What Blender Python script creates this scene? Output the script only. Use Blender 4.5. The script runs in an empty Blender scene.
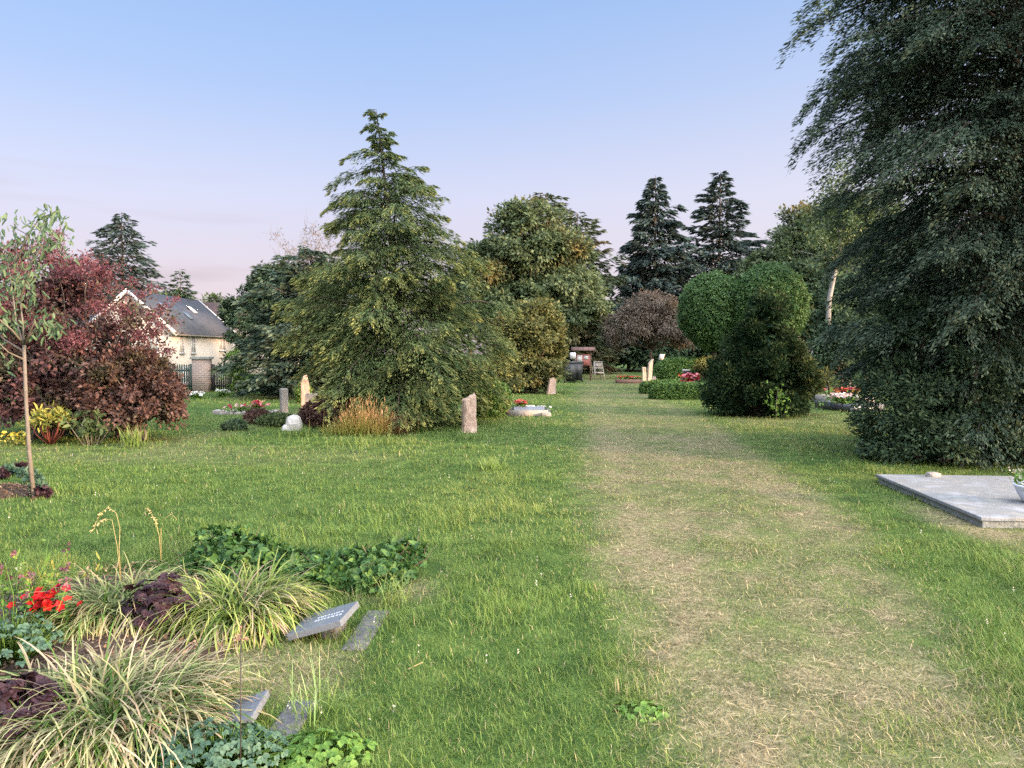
import bpy, bmesh, math, random
import numpy as np
from mathutils import Vector, Matrix, Euler, noise as mnoise

R = np.random.default_rng(11)
random.seed(11)
PI = math.pi
scene = bpy.context.scene
COL = scene.collection

# ------------------------------------------------------------------ camera
EYE, F = 1.55, 740.0
PITCH = math.atan(32.0 / F)
cam_data = bpy.data.cameras.new("camera"); cam = bpy.data.objects.new("camera", cam_data)
COL.objects.link(cam); scene.camera = cam
cam.location = (0, 0, EYE); cam.rotation_euler = (PI/2 - PITCH, 0, 0)
cam_data.sensor_width = 36; cam_data.lens = 36 * F / 1024
cam_data.clip_start = 0.05; cam_data.clip_end = 3000

def ray(px, py):
    a = (px-512)/F; b = -(py-384)/F
    c, s = math.cos(PITCH), math.sin(PITCH)
    return Vector((a, c + b*s, -s + b*c))
def G(px, py, z=0.0):
    d = ray(px, py); k = (z-EYE)/d.z
    return Vector((d.x*k, d.y*k, z))
def P(px, py, Y):
    d = ray(px, py); k = Y/d.y
    return Vector((d.x*k, Y, EYE + d.z*k))
def X(px, Y): return (px-512)/F*Y
def Z(py, Y): return P(512, py, Y).z

# ------------------------------------------------------------------ noise
def _hash(ix, iy, seed):
    n = (ix.astype(np.int64)*374761393 + iy.astype(np.int64)*668265263 + seed*974711) & 0x7fffffff
    n = ((n ^ (n >> 13)) * 1274126177) & 0x7fffffff
    return ((n ^ (n >> 16)) & 0xffff) / 65535.0
def vnoise(x, y, seed=0):
    x = np.asarray(x, float); y = np.asarray(y, float)
    ix, iy = np.floor(x), np.floor(y); fx, fy = x-ix, y-iy
    fx = fx*fx*(3-2*fx); fy = fy*fy*(3-2*fy)
    a = _hash(ix, iy, seed); b = _hash(ix+1, iy, seed); c = _hash(ix, iy+1, seed); d = _hash(ix+1, iy+1, seed)
    return (a*(1-fx)+b*fx)*(1-fy) + (c*(1-fx)+d*fx)*fy
def fbm(x, y, seed=0, oct=4):
    s = 0; a = 0.5; t = 0
    for o in range(oct):
        s = s + a*vnoise(np.asarray(x)*2**o + 17.3*o, np.asarray(y)*2**o - 9.1*o, seed+o); t += a; a *= 0.55
    return s/t
def sstep(a, b, x):
    t = np.clip((np.asarray(x, float)-a)/(b-a), 0, 1); return t*t*(3-2*t)

def hgt(x, y):
    x = np.asarray(x, float); y = np.asarray(y, float)
    h = 0.05*(fbm(x*0.5, y*0.5, 3, 3)-0.5)
    return h - 1.9*sstep(32, 52, y)*sstep(-6, -14, x)
def H(x, y): return float(hgt(x, y))

PY = np.array([0.0, 2.8, 4.3, 6, 7.6, 10.6, 16.9, 23.9, 34.8, 60]); PX = np.array([1.0, 1.32, 1.58, 1.78, 1.95, 2.4, 3.0, 3.45, 4.8, 7.5])
PW = np.array([.7, 0.74, 0.90, 1.1, 1.28, 1.32, 1.5, 1.5, 1.6, 1.6])
def path_d(x, y): return (np.asarray(x)-np.interp(y, PY, PX))/np.interp(y, PY, PW)
def dryness(x, y):
    """0 = lush, 1 = bare straw"""
    x = np.asarray(x, float); y = np.asarray(y, float)
    d = path_d(x, y) + 0.42*(fbm(x*1.3, y*1.3, 21, 4)-0.5)
    inside = sstep(1.25, 0.65, np.abs(d))
    track = np.exp(-((d+0.6)/0.26)**2) + 0.9*np.exp(-((d-0.82)/0.22)**2) + 0.55*np.exp(-((d-0.05)/0.4)**2)*sstep(5.0, 3.2, y) + .6*sstep(9, 10.5, y)*sstep(13, 11, y)
    n = .5*fbm(x*1.3, y*.9, 31, 3) + .5*fbm(x*5, y*4, 37, 3); n2 = fbm(x*11, y*11, 41, 3)
    fade = 1 - 0.38*sstep(11, 19, y)
    v = inside*(0.33 + 0.50*sstep(0.40, 0.78, .10*track + n*.98))*fade
    v = v*(.75+.5*n2) + 0.28*sstep(0.55, 0.8, fbm(x*0.35, y*0.35, 55, 3))*sstep(8, 11, y)
    # bare soil beside the stone plinth
    v = v + 0.8*sstep(0.8, 0.1, np.hypot((x-4.05)/0.5, (y-6.6)/1.7)) + 0.7*sstep(1.0, 0.3, np.hypot((x-5.0)/1.2, (y-6.2)/0.35))
    # straw strip between the grave plates
    v = v + 0.6*sstep(1.0, 0.3, np.hypot((x+1.15)/0.55, (y-3.55)/0.55)) + 0.5*sstep(1.0, 0.2, np.hypot((x+0.75)/0.45, (y-4.75)/0.4))
    return np.clip(v*.86 + 0.25*(n2-0.5)*(v > 0.05), 0, .9)

# ------------------------------------------------------------------ mesh builder
class MB:
    def __init__(s): s.v = []; s.q = []; s.t = []; s.c = []; s.n = 0
    def add(s, v, q=None, t=None, c=None):
        v = np.asarray(v, float).reshape(-1, 3)
        if q is not None and len(q): s.q.append(np.asarray(q, np.int64).reshape(-1, 4)+s.n)
        if t is not None and len(t): s.t.append(np.asarray(t, np.int64).reshape(-1, 3)+s.n)
        if c is None: c = np.zeros((len(v), 3))
        c = np.asarray(c, float)
        if c.ndim == 1: c = np.repeat(c[:, None], 3, 1) if len(c) == len(v) else np.tile(c, (len(v), 1))
        s.c.append(c); s.v.append(v); s.n += len(v)
    def build(s, name, mat, parent=None, smooth=False, loc=None, color=True):
        v = np.concatenate(s.v)
        q = np.concatenate(s.q) if s.q else np.zeros((0, 4), np.int64)
        t = np.concatenate(s.t) if s.t else np.zeros((0, 3), np.int64)
        me = bpy.data.meshes.new(name)
        me.vertices.add(len(v)); me.vertices.foreach_set("co", v.astype(np.float32).ravel())
        li = np.concatenate([q.ravel(), t.ravel()])
        me.loops.add(len(li)); me.loops.foreach_set("vertex_index", li.astype(np.int32))
        n = len(q)+len(t); me.polygons.add(n)
        st = np.concatenate([np.arange(len(q))*4, len(q)*4+np.arange(len(t))*3])
        me.polygons.foreach_set("loop_start", st.astype(np.int32))
        if smooth: me.polygons.foreach_set("use_smooth", np.ones(n, bool))
        me.update(calc_edges=True)
        if color:
            a = me.attributes.new("tint", "FLOAT_COLOR", "POINT")
            c = np.concatenate(s.c); c = np.hstack([c, np.ones((len(c), 1))])
            a.data.foreach_set("color", c.astype(np.float32).ravel())
        if mat: me.materials.append(mat)
        o = bpy.data.objects.new(name, me); COL.objects.link(o)
        if parent: o.parent = parent
        if loc is not None: o.location = loc
        return o

def nrm(a): return a/np.maximum(np.linalg.norm(a, axis=-1, keepdims=True), 1e-9)
def rdir(n): return nrm(R.normal(size=(n, 3)))

def leaves(mb, pos, axis, up, L, W, tip=0.0, fold=0.12, oval=False):
    """one small folded leaf per point"""
    n = len(pos); a = nrm(axis); s = nrm(np.cross(a, up)); u = np.cross(s, a)
    L = np.broadcast_to(L, (n,))[:, None]; W = np.broadcast_to(W, (n,))[:, None]
    tip = np.broadcast_to(tip, (n,))
    b = pos; e = pos + a*L - u*W*fold
    if not oval:
        l = pos+a*L*.45+s*W*.5+u*W*fold; r = pos+a*L*.45-s*W*.5+u*W*fold
        v = np.stack([b, r, e, l], 1).reshape(-1, 3)
        mb.add(v, q=np.arange(n*4).reshape(n, 4), c=np.repeat(tip, 4))
    else:
        l1 = pos+a*L*.25+s*W*.45+u*W*fold; l2 = pos+a*L*.68+s*W*.38+u*W*fold
        r1 = pos+a*L*.25-s*W*.45+u*W*fold; r2 = pos+a*L*.68-s*W*.38+u*W*fold
        v = np.stack([b, r1, r2, e, l2, l1], 1).reshape(-1, 3)
        k = np.arange(n)[:, None]*6
        q = np.concatenate([k+np.array([[0, 1, 2, 3]]), k+np.array([[0, 3, 4, 5]])])
        mb.add(v, q=q, c=np.repeat(tip, 6))

def strips(mb, base, az, L, W, elev, bend, nseg=6, c0=None, c1=None, curl=0.0):
    """arching blades: base(n,3) az(n) length width start elevation and total bend (radians)"""
    n = len(base); pts = [base]; p = base.copy()
    hd = np.stack([np.cos(az), np.sin(az), np.zeros(n)], 1); sd = np.stack([-np.sin(az), np.cos(az), np.zeros(n)], 1)
    for k in range(nseg):
        e = elev - bend*((k+0.5)/nseg)**1.2
        p = p + (hd*np.cos(e)[:, None] + np.array([0, 0, 1.])*np.sin(e)[:, None])*(L/nseg)[:, None]
        p = p + sd*(curl*(k/nseg)*L/nseg)[:, None] if not np.isscalar(curl) else p
        pts.append(p.copy())
    vs = []; cs = []
    for k, p in enumerate(pts):
        t = k/nseg; w = W*min(1.0, 0.55+1.6*t)*(1-t)**0.45 if k < nseg else W*0.06
        vs += [p - sd*(w/2)[:, None], p + sd*(w/2)[:, None]]
        if c0 is not None:
            cc = c0*(1-t**1.6) + c1*t**1.6; cs += [cc, cc]
    m = 2*(nseg+1)
    v = np.stack(vs, 1).reshape(-1, 3)
    c = np.stack(cs, 1).reshape(-1, 3) if c0 is not None else None
    k = np.arange(n)[:, None]*m
    q = np.concatenate([k+np.array([[2*i, 2*i+1, 2*i+3, 2*i+2]]) for i in range(nseg)])
    mb.add(v, q=q, c=c)
    return pts[-1]

def tube(mb, pts, rad, sides=6, c=0.0):
    pts = [Vector(p) for p in pts]; n = len(pts)
    if np.isscalar(rad): rad = [rad]*n
    v = []
    for i, p in enumerate(pts):
        d = (pts[min(i+1, n-1)]-pts[max(i-1, 0)])
        if d.length < 1e-6: d = Vector((0, 0, 1))
        d.normalize(); ref = Vector((0, 0, 1)) if abs(d.z) < .95 else Vector((1, 0, 0))
        x = d.cross(ref).normalized(); y = d.cross(x)
        for k in range(sides):
            a = 2*PI*k/sides; v.append(p + (x*math.cos(a)+y*math.sin(a))*rad[i])
    q = [(i*sides+k, i*sides+(k+1) % sides, (i+1)*sides+(k+1) % sides, (i+1)*sides+k) for i in range(n-1) for k in range(sides)]
    t = []
    nv = len(v); v.append(pts[0]); v.append(pts[-1])
    for k in range(sides):
        t.append((nv, (k+1) % sides, k)); t.append((nv+1, (n-1)*sides+k, (n-1)*sides+(k+1) % sides))
    mb.add([tuple(p) for p in v], q=q, t=t, c=np.full(len(v), c))

def wob(p0, p1, n, amp):
    p0, p1 = Vector(p0), Vector(p1); L = (p1-p0).length; out = []
    for i in range(n+1):
        t = i/n; p = p0.lerp(p1, t)
        if 0 < i < n: p = p + Vector((random.gauss(0, 1), random.gauss(0, 1), random.gauss(0, .4)))*amp*L
        out.append(p)
    return out

def box(mb, c, size, rz=0.0, c_=0.0):
    x, y, z = [s/2 for s in size]; ca, sa = math.cos(rz), math.sin(rz); v = []
    for dx, dy, dz in ((-x, -y, -z), (x, -y, -z), (x, y, -z), (-x, y, -z), (-x, -y, z), (x, -y, z), (x, y, z), (-x, y, z)):
        v.append((c[0]+dx*ca-dy*sa, c[1]+dx*sa+dy*ca, c[2]+dz))
    mb.add(v, q=[(0, 3, 2, 1), (4, 5, 6, 7), (0, 1, 5, 4), (1, 2, 6, 5), (2, 3, 7, 6), (3, 0, 4, 7)])

def prism(mb, prof, y0, y1, M=None):
    """extrude an (x,z) outline from y0 to y1"""
    n = len(prof); v = [(x, y0, z) for x, z in prof] + [(x, y1, z) for x, z in prof]
    if M is not None: v = [tuple(M @ Vector(p)) for p in v]
    q = [(i, (i+1) % n, n+(i+1) % n, n+i) for i in range(n)]
    cx = sum(p[0] for p in prof)/n; cz = sum(p[1] for p in prof)/n
    a, b = Vector((cx, y0, cz)), Vector((cx, y1, cz))
    if M is not None: a, b = M @ a, M @ b
    v += [tuple(a), tuple(b)]
    t = [(2*n, (i+1) % n, i) for i in range(n)] + [(2*n+1, n+i, n+(i+1) % n) for i in range(n)]
    mb.add(v, q=q, t=t)

def from_bm(name, bm, mat, parent=None, smooth=False):
    me = bpy.data.meshes.new(name); bm.to_mesh(me); bm.free()
    if mat: me.materials.append(mat)
    if smooth:
        for p in me.polygons: p.use_smooth = True
    o = bpy.data.objects.new(name, me); COL.objects.link(o)
    if parent: o.parent = parent
    return o

def rough_block(name, size, mat, parent=None, top='flat', jit=0.01, bev=0.012, cuts=3, seed=0, taper=0.0, lump=0.0):
    """a hewn stone: bevelled block with uneven faces, its foot at z=-0.05"""
    bm = bmesh.new(); bmesh.ops.create_cube(bm, size=1)
    bmesh.ops.subdivide_edges(bm, edges=bm.edges[:], cuts=cuts, use_grid_fill=True)
    for v in bm.verts:
        x, y, z = v.co; t = z+.5
        k = 1-taper*t
        if lump > 0:
            l = Vector((x, y, z)).normalized()*0.5; x, y, z = Vector((x, y, z)).lerp(l*1.15, lump)
        if top == 'round' and t > .6: k *= math.sqrt(max(0.05, 1-((t-.6)/.4)**2*0.85))
        px, py, pz = x*size[0]*k, y*size[1]*(k if top == 'round' and False else 1-taper*.6*t), (z+.5)*size[2]
        if top == 'slant': pz += (x*0.25)*size[2]*max(0, t-.5)*2*.6
        if top == 'peak' and t > .99: pz += (0.35-abs(x))*0.16*size[2]
        n = mnoise.noise_vector(Vector((px*6+seed*7, py*6, pz*6)))+mnoise.noise_vector(Vector((px*17+seed*7, py*17, pz*17)))*.5
        v.co = Vector((px, py, pz-0.05)) + n*jit
    if bev:
        es = [e for e in bm.edges if len(e.link_faces) == 2 and e.calc_face_angle(0) > 0.9]
        bmesh.ops.bevel(bm, geom=es, offset=bev, segments=2, profile=.6, affect='EDGES')
    return from_bm(name, bm, mat, parent)

def slab(name, size, mat, parent=None, bev=0.008):
    bm = bmesh.new(); bmesh.ops.create_cube(bm, size=1)
    bmesh.ops.scale(bm, vec=size, verts=bm.verts[:])
    bmesh.ops.bevel(bm, geom=bm.edges[:], offset=bev, segments=2, profile=.6, affect='EDGES')
    return from_bm(name, bm, mat, parent)

def lathe(mb, prof, sides=20, c=(0, 0, 0)):
    v = []; n = len(prof)
    for r, z in prof:
        for k in range(sides):
            a = 2*PI*k/sides; v.append((c[0]+r*math.cos(a), c[1]+r*math.sin(a), c[2]+z))
    q = [(i*sides+k, i*sides+(k+1) % sides, (i+1)*sides+(k+1) % sides, (i+1)*sides+k) for i in range(n-1) for k in range(sides)]
    mb.add(v, q=q)

# ------------------------------------------------------------------ tagging
def tag(o, label, cat, group=None, kind=None):
    if label: o["label"] = label
    if cat: o["category"] = cat
    if group: o["group"] = group
    if kind: o["kind"] = kind
    return o
def thing(name, label, cat, loc, rz=0.0, group=None):
    o = bpy.data.objects.new(name, None); COL.objects.link(o); o.empty_display_size = .2
    o.location = loc; o.rotation_euler = (0, 0, rz)
    return tag(o, label, cat, group)
def dup(root, loc, rz=None, label=None):
    r = root.copy(); COL.objects.link(r); r.location = loc
    if rz is not None: r.rotation_euler = (0, 0, rz)
    if label: r["label"] = label
    for ch in list(root.children):
        c = ch.copy(); COL.objects.link(c); c.parent = r
        for g in list(ch.children):
            d = g.copy(); COL.objects.link(d); d.parent = c
    return r

# ------------------------------------------------------------------ materials
def mat_new(name):
    m = bpy.data.materials.new(name); m.use_nodes = True
    nt = m.node_tree; nt.nodes.clear()
    return m, nt, nt.nodes, nt.links
def ramp(nd, stops):
    r = nd.new("ShaderNodeValToRGB"); el = r.color_ramp.elements
    while len(el) < len(stops): el.new(0.5)
    for e, (p, c) in zip(el, stops): e.position = p; e.color = (*c, 1)
    return r

def leaf_mat(name, dark, mid, light, young=None, accent=None, acc_scale=0.6, acc_lo=0.55, noise=1.2, trans=0.3, rough=0.55, island=0.6, spec=0.25):
    m, nt, nd, lk = mat_new(name)
    out = nd.new("ShaderNodeOutputMaterial"); geo = nd.new("ShaderNodeNewGeometry"); tc = nd.new("ShaderNodeTexCoord")
    nz = nd.new("ShaderNodeTexNoise"); nz.inputs["Scale"].default_value = noise; nz.inputs["Detail"].default_value = 2
    lk.new(tc.outputs["Object"], nz.inputs["Vector"])
    mx = nd.new("ShaderNodeMix"); mx.data_type = 'FLOAT'; mx.inputs[0].default_value = island
    lk.new(nz.outputs["Fac"], mx.inputs[2]); lk.new(geo.outputs["Random Per Island"], mx.inputs[3])
    r = ramp(nd, [(0.12, dark), (0.5, mid), (0.9, light)]); lk.new(mx.outputs[0], r.inputs[0])
    col = r.outputs[0]
    if accent:
        nz2 = nd.new("ShaderNodeTexNoise"); nz2.inputs["Scale"].default_value = acc_scale; nz2.inputs["Detail"].default_value = 3
        lk.new(tc.outputs["Object"], nz2.inputs["Vector"])
        mr = nd.new("ShaderNodeMapRange"); mr.inputs[1].default_value = acc_lo; mr.inputs[2].default_value = acc_lo+.14
        lk.new(nz2.outputs["Fac"], mr.inputs[0])
        mm = nd.new("ShaderNodeMath"); mm.operation = 'MULTIPLY'; lk.new(mr.outputs[0], mm.inputs[0])
        m2 = nd.new("ShaderNodeMath"); m2.operation = 'MULTIPLY_ADD'; m2.inputs[1].default_value = 0.7; m2.inputs[2].default_value = 0.3
        lk.new(geo.outputs["Random Per Island"], m2.inputs[0]); lk.new(m2.outputs[0], mm.inputs[1])
        mc = nd.new("ShaderNodeMix"); mc.data_type = 'RGBA'; lk.new(mm.outputs[0], mc.inputs[0]); lk.new(col, mc.inputs[6]); mc.inputs[7].default_value = (*accent, 1)
        col = mc.outputs[2]
    if young:
        at = nd.new("ShaderNodeAttribute"); at.attribute_name = "tint"
        sp = nd.new("ShaderNodeSeparateColor"); lk.new(at.outputs["Color"], sp.inputs[0])
        mc = nd.new("ShaderNodeMix"); mc.data_type = 'RGBA'; lk.new(sp.outputs[0], mc.inputs[0]); lk.new(col, mc.inputs[6]); mc.inputs[7].default_value = (*young, 1)
        col = mc.outputs[2]
    b = nd.new("ShaderNodeBsdfPrincipled"); b.inputs["Roughness"].default_value = rough; b.inputs["Specular IOR Level"].default_value = spec
    lk.new(col, b.inputs["Base Color"])
    if trans > 0:
        t = nd.new("ShaderNodeBsdfTranslucent"); lk.new(col, t.inputs[0])
        ms = nd.new("ShaderNodeMixShader"); ms.inputs[0].default_value = trans
        lk.new(b.outputs[0], ms.inputs[1]); lk.new(t.outputs[0], ms.inputs[2]); lk.new(ms.outputs[0], out.inputs[0])
    else: lk.new(b.outputs[0], out.inputs[0])
    return m

def tint_mat(name, rough=0.6, trans=0.3, spec=0.25, var=0.25):
    """colour carried by each blade or petal"""
    m, nt, nd, lk = mat_new(name); out = nd.new("ShaderNodeOutputMaterial")
    at = nd.new("ShaderNodeAttribute"); at.attribute_name = "tint"
    geo = nd.new("ShaderNodeNewGeometry"); hs = nd.new("ShaderNodeHueSaturation")
    mr = nd.new("ShaderNodeMapRange"); mr.inputs[3].default_value = 1-var; mr.inputs[4].default_value = 1+var
    lk.new(geo.outputs["Random Per Island"], mr.inputs[0]); lk.new(mr.outputs[0], hs.inputs["Value"]); lk.new(at.outputs["Color"], hs.inputs["Color"])
    b = nd.new("ShaderNodeBsdfPrincipled"); b.inputs["Roughness"].default_value = rough; b.inputs["Specular IOR Level"].default_value = spec
    lk.new(hs.outputs[0], b.inputs["Base Color"])
    t = nd.new("ShaderNodeBsdfTranslucent"); lk.new(hs.outputs[0], t.inputs[0])
    ms = nd.new("ShaderNodeMixShader"); ms.inputs[0].default_value = trans
    lk.new(b.outputs[0], ms.inputs[1]); lk.new(t.outputs[0], ms.inputs[2]); lk.new(ms.outputs[0], out.inputs[0])
    return m

def solid(name, a, b=None, scale=6.0, rough=0.7, bump=0.15, bscale=40.0, spec=0.3, metallic=0.0, c=None, coord="Object"):
    """weathered surface: two or three colours mixed by noise, with fine relief"""
    m, nt, nd, lk = mat_new(name); out = nd.new("ShaderNodeOutputMaterial"); tc = nd.new("ShaderNodeTexCoord")
    b = b or tuple(x*.75 for x in a)
    nz = nd.new("ShaderNodeTexNoise"); nz.inputs["Scale"].default_value = scale; nz.inputs["Detail"].default_value = 6; nz.inputs["Roughness"].default_value = .65
    lk.new(tc.outputs[coord], nz.inputs["Vector"])
    st = [(0.32, a), (0.68, b)]
    if c: st = [(0.3, a), (0.5, b), (0.68, c)]
    r = ramp(nd, st); lk.new(nz.outputs["Fac"], r.inputs[0])
    p = nd.new("ShaderNodeBsdfPrincipled"); p.inputs["Roughness"].default_value = rough; p.inputs["Specular IOR Level"].default_value = spec; p.inputs["Metallic"].default_value = metallic
    lk.new(r.outputs[0], p.inputs["Base Color"])
    if bump:
        n2 = nd.new("ShaderNodeTexNoise"); n2.inputs["Scale"].default_value = bscale; n2.inputs["Detail"].default_value = 4; lk.new(tc.outputs[coord], n2.inputs["Vector"])
        bp = nd.new("ShaderNodeBump"); bp.inputs["Strength"].default_value = bump; bp.inputs["Distance"].default_value = 0.02
        lk.new(n2.outputs["Fac"], bp.inputs["Height"]); lk.new(bp.outputs[0], p.inputs["Normal"])
    lk.new(p.outputs[0], out.inputs[0])
    return m

def rows_mat(name, a, b, mortar, bw, bh, rough=.8, mort=0.02, coord="Object", rot=None):
    m, nt, nd, lk = mat_new(name); out = nd.new("ShaderNodeOutputMaterial"); tc = nd.new("ShaderNodeTexCoord")
    mp = nd.new("ShaderNodeMapping"); lk.new(tc.outputs[coord], mp.inputs[0])
    if rot: mp.inputs["Rotation"].default_value = rot
    br = nd.new("ShaderNodeTexBrick"); br.inputs["Color1"].default_value = (*a, 1); br.inputs["Color2"].default_value = (*b, 1); br.inputs["Mortar"].default_value = (*mortar, 1)
    br.inputs["Scale"].default_value = 1; br.inputs["Brick Width"].default_value = bw; br.inputs["Row Height"].default_value = bh; br.inputs["Mortar Size"].default_value = mort
    lk.new(mp.outputs[0], br.inputs["Vector"])
    p = nd.new("ShaderNodeBsdfPrincipled"); p.inputs["Roughness"].default_value = rough; p.inputs["Specular IOR Level"].default_value = .25
    nz = nd.new("ShaderNodeTexNoise"); nz.inputs["Scale"].default_value = 1.5; nz.inputs["Detail"].default_value = 5; lk.new(tc.outputs[coord], nz.inputs["Vector"])
    mr = nd.new("ShaderNodeMapRange"); mr.inputs[3].default_value = .7; mr.inputs[4].default_value = 1.25; lk.new(nz.outputs["Fac"], mr.inputs[0])
    hs = nd.new("ShaderNodeHueSaturation"); lk.new(mr.outputs[0], hs.inputs["Value"]); lk.new(br.outputs["Color"], hs.inputs["Color"])
    lk.new(hs.outputs[0], p.inputs["Base Color"]); lk.new(p.outputs[0], out.inputs[0])
    return m

M = {}
M['bark'] = solid('bark', (.09, .065, .05), (.045, .035, .028), scale=9, bump=.6, bscale=25, rough=.9)
M['dark_bark'] = solid('dark_bark', (.040, .034, .028), (.022, .020, .017), scale=9, bump=.6, bscale=25, rough=.9)
M['grey_bark'] = solid('grey_bark', (.15, .13, .105), (.085, .07, .058), scale=14, bump=.3, rough=.85)
M['birch_bark'] = solid('birch_bark', (.30, .285, .27), (.22, .205, .195), scale=3, c=(.12, .11, .1), rough=.8)
M['hemlock'] = leaf_mat('hemlock_needles', (.034, .064, .030), (.082, .126, .050), (.175, .205, .080), young=(.42, .38, .11), noise=1.1, trans=.25, spec=.10, rough=.7)
M['dark_conifer'] = leaf_mat('dark_conifer_needles', (.022, .044, .032), (.046, .075, .054), (.080, .112, .075), young=(.13, .16, .10), noise=.9, trans=.2, spec=.10, rough=.7)
M['spruce'] = leaf_mat('spruce_needles', (.024, .042, .040), (.048, .072, .066), (.075, .102, .085), noise=.5, trans=.15, spec=.10, rough=.7)
M['pine_green'] = leaf_mat('far_conifer_needles', (.03, .045, .025), (.06, .08, .04), (.10, .115, .05), accent=(.12, .075, .04), acc_lo=.52, noise=.5, trans=.2)
M['oak'] = leaf_mat('broadleaf_leaves', (.040, .064, .034), (.085, .122, .056), (.145, .18, .08), accent=(.26, .15, .04), acc_scale=.3, acc_lo=.55, noise=.5)  # orange accent: sunlit crown patches mixed into the leaf colour
M['dark_leaf'] = leaf_mat('dark_leaves', (.022, .044, .026), (.046, .078, .042), (.082, .115, .055), noise=.6, trans=.2, spec=.10, rough=.7)
M['mid_leaf'] = leaf_mat('mid_leaves', (.030, .055, .024), (.065, .10, .038), (.12, .16, .055), noise=.6)
M['lime_leaf'] = leaf_mat('lime_leaves', (.07, .13, .025), (.13, .21, .04), (.22, .30, .07), noise=2)
M['golden_shrub'] = leaf_mat('golden_shrub_leaves', (.045, .06, .024), (.11, .125, .045), (.21, .20, .07), accent=(.36, .20, .06), acc_scale=.55, acc_lo=.57, noise=.8)  # orange accent stands in for low sun on the leaves
M['copper'] = leaf_mat('copper_leaves', (.06, .047, .037), (.11, .086, .064), (.17, .135, .098), noise=.8, accent=(.08, .075, .04), acc_lo=.58)
M['ball'] = leaf_mat('clipped_ball_leaves', (.028, .066, .022), (.058, .122, .036), (.115, .19, .058), noise=1.6)
M['hedge'] = leaf_mat('hedge_leaves', (.028, .072, .018), (.060, .130, .030), (.12, .20, .05), noise=2.5)
M['yew'] = leaf_mat('yew_sprays', (.008, .022, .011), (.018, .040, .017), (.038, .066, .024), young=(.24, .20, .05), noise=1.4, trans=.15, spec=.10, rough=.7)  # young: painted sunlit gold on the yew flank, yellow leaves on the small shrub
M['smoke_leaf'] = leaf_mat('smoke_bush_leaves', (.030, .018, .022), (.075, .036, .036), (.15, .065, .055), accent=(.055, .075, .035), acc_scale=1.6, acc_lo=.49, noise=1.0, trans=.25)
M['plume'] = leaf_mat('smoke_bush_plumes', (.075, .028, .037), (.13, .046, .058), (.21, .09, .10), noise=1.2, trans=.35)
M['rust_leaf'] = leaf_mat('rusty_shrub_leaves', (.035, .022, .020), (.080, .044, .037), (.17, .09, .07), accent=(.065, .075, .035), acc_scale=1.6, acc_lo=.50, noise=1.4)
M['sapling'] = leaf_mat('sapling_leaves', (.05, .095, .05), (.09, .15, .075), (.15, .21, .11), noise=2, trans=.4)
M['yellow_leaf'] = leaf_mat('yellow_green_leaves', (.10, .14, .03), (.22, .23, .05), (.38, .32, .07), noise=3)
M['red_stem'] = solid('red_stems', (.19, .05, .035), (.12, .04, .03), rough=.5, bump=0)
M['ivy'] = leaf_mat('ivy_leaves', (.014, .045, .014), (.034, .090, .022), (.11, .18, .04), accent=(.15, .06, .04), acc_scale=5, acc_lo=.66, noise=5, trans=.2, rough=.55, spec=.22)
M['heuchera'] = leaf_mat('purple_leaves', (.012, .006, .009), (.028, .013, .018), (.055, .028, .034), noise=5, trans=.1, rough=.6, spec=.2)
M['columbine'] = leaf_mat('blue_green_leaves', (.026, .060, .036), (.048, .098, .060), (.088, .145, .092), noise=5, trans=.2)
M['weed'] = leaf_mat('weed_leaves', (.05, .12, .02), (.10, .20, .035), (.17, .28, .06), noise=4, trans=.35)
M['blade'] = tint_mat('blades', rough=.5, trans=.35)
M['grass'] = tint_mat('grass_blades', rough=.55, trans=.3, var=.35)
M['petal'] = tint_mat('petals', rough=.5, trans=.3)
M['granite'] = solid('polished_granite', (.13, .145, .17), (.09, .10, .12), scale=60, rough=.28, bump=.02, spec=.5)
M['granite_rough'] = solid('sawn_granite', (.26, .23, .21), (.18, .16, .15), scale=30, rough=.85)
M['plate'] = solid('weathered_plate', (.10, .105, .115), (.06, .063, .07), scale=14, rough=.8, c=(.13, .125, .10), bump=.3)
M['grey_stone'] = solid('grey_stone', (.30, .27, .25), (.20, .185, .17), scale=7, c=(.33, .27, .23), bump=.4, bscale=22)
M['pink_stone'] = solid('pink_granite', (.44, .31, .25), (.28, .20, .16), scale=6, c=(.52, .40, .33), bump=.6, bscale=16)
M['white_stone'] = solid('pale_limestone', (.44, .43, .42), (.32, .31, .30), scale=6, bump=.4, bscale=14)
M['dark_stone'] = solid('dark_granite', (.045, .045, .05), (.03, .03, .033), scale=30, rough=.3, bump=.05, spec=.5)
M['buff_stone'] = solid('buff_stone', (.38, .32, .25), (.27, .22, .17), scale=6, bump=.4)
M['concrete'] = solid('concrete', (.26, .275, .30), (.155, .16, .165), scale=3.2, c=(.23, .225, .205), bump=.25, bscale=55, rough=.75)
M['concrete_side'] = solid('rough_concrete', (.30, .31, .30), (.17, .18, .17), scale=9, c=(.24, .25, .22), bump=.6, bscale=30, rough=.9)
M['soil'] = solid('soil', (.055, .034, .022), (.030, .020, .014), scale=12, bump=.9, bscale=35, rough=.95, c=(.09, .06, .04))
M['bark_chip'] = tint_mat('bark_chips', rough=.9, trans=0.0)
M['plaster'] = solid('cream_plaster', (.53, .46, .395), (.45, .39, .335), scale=.6, bump=.1, rough=.9)
M['slate'] = rows_mat('slate_roof', (.066, .067, .075), (.046, .047, .054), (.04, .04, .045), .35, .22, mort=.012)
M['tile'] = rows_mat('brown_tiles', (.13, .075, .06), (.10, .06, .05), (.05, .03, .03), .3, .3, mort=.02)
M['brick'] = rows_mat('brick', (.30, .19, .15), (.20, .15, .13), (.36, .32, .28), .22, .075, mort=.012, rot=(PI/2, 0, 0))
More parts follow.
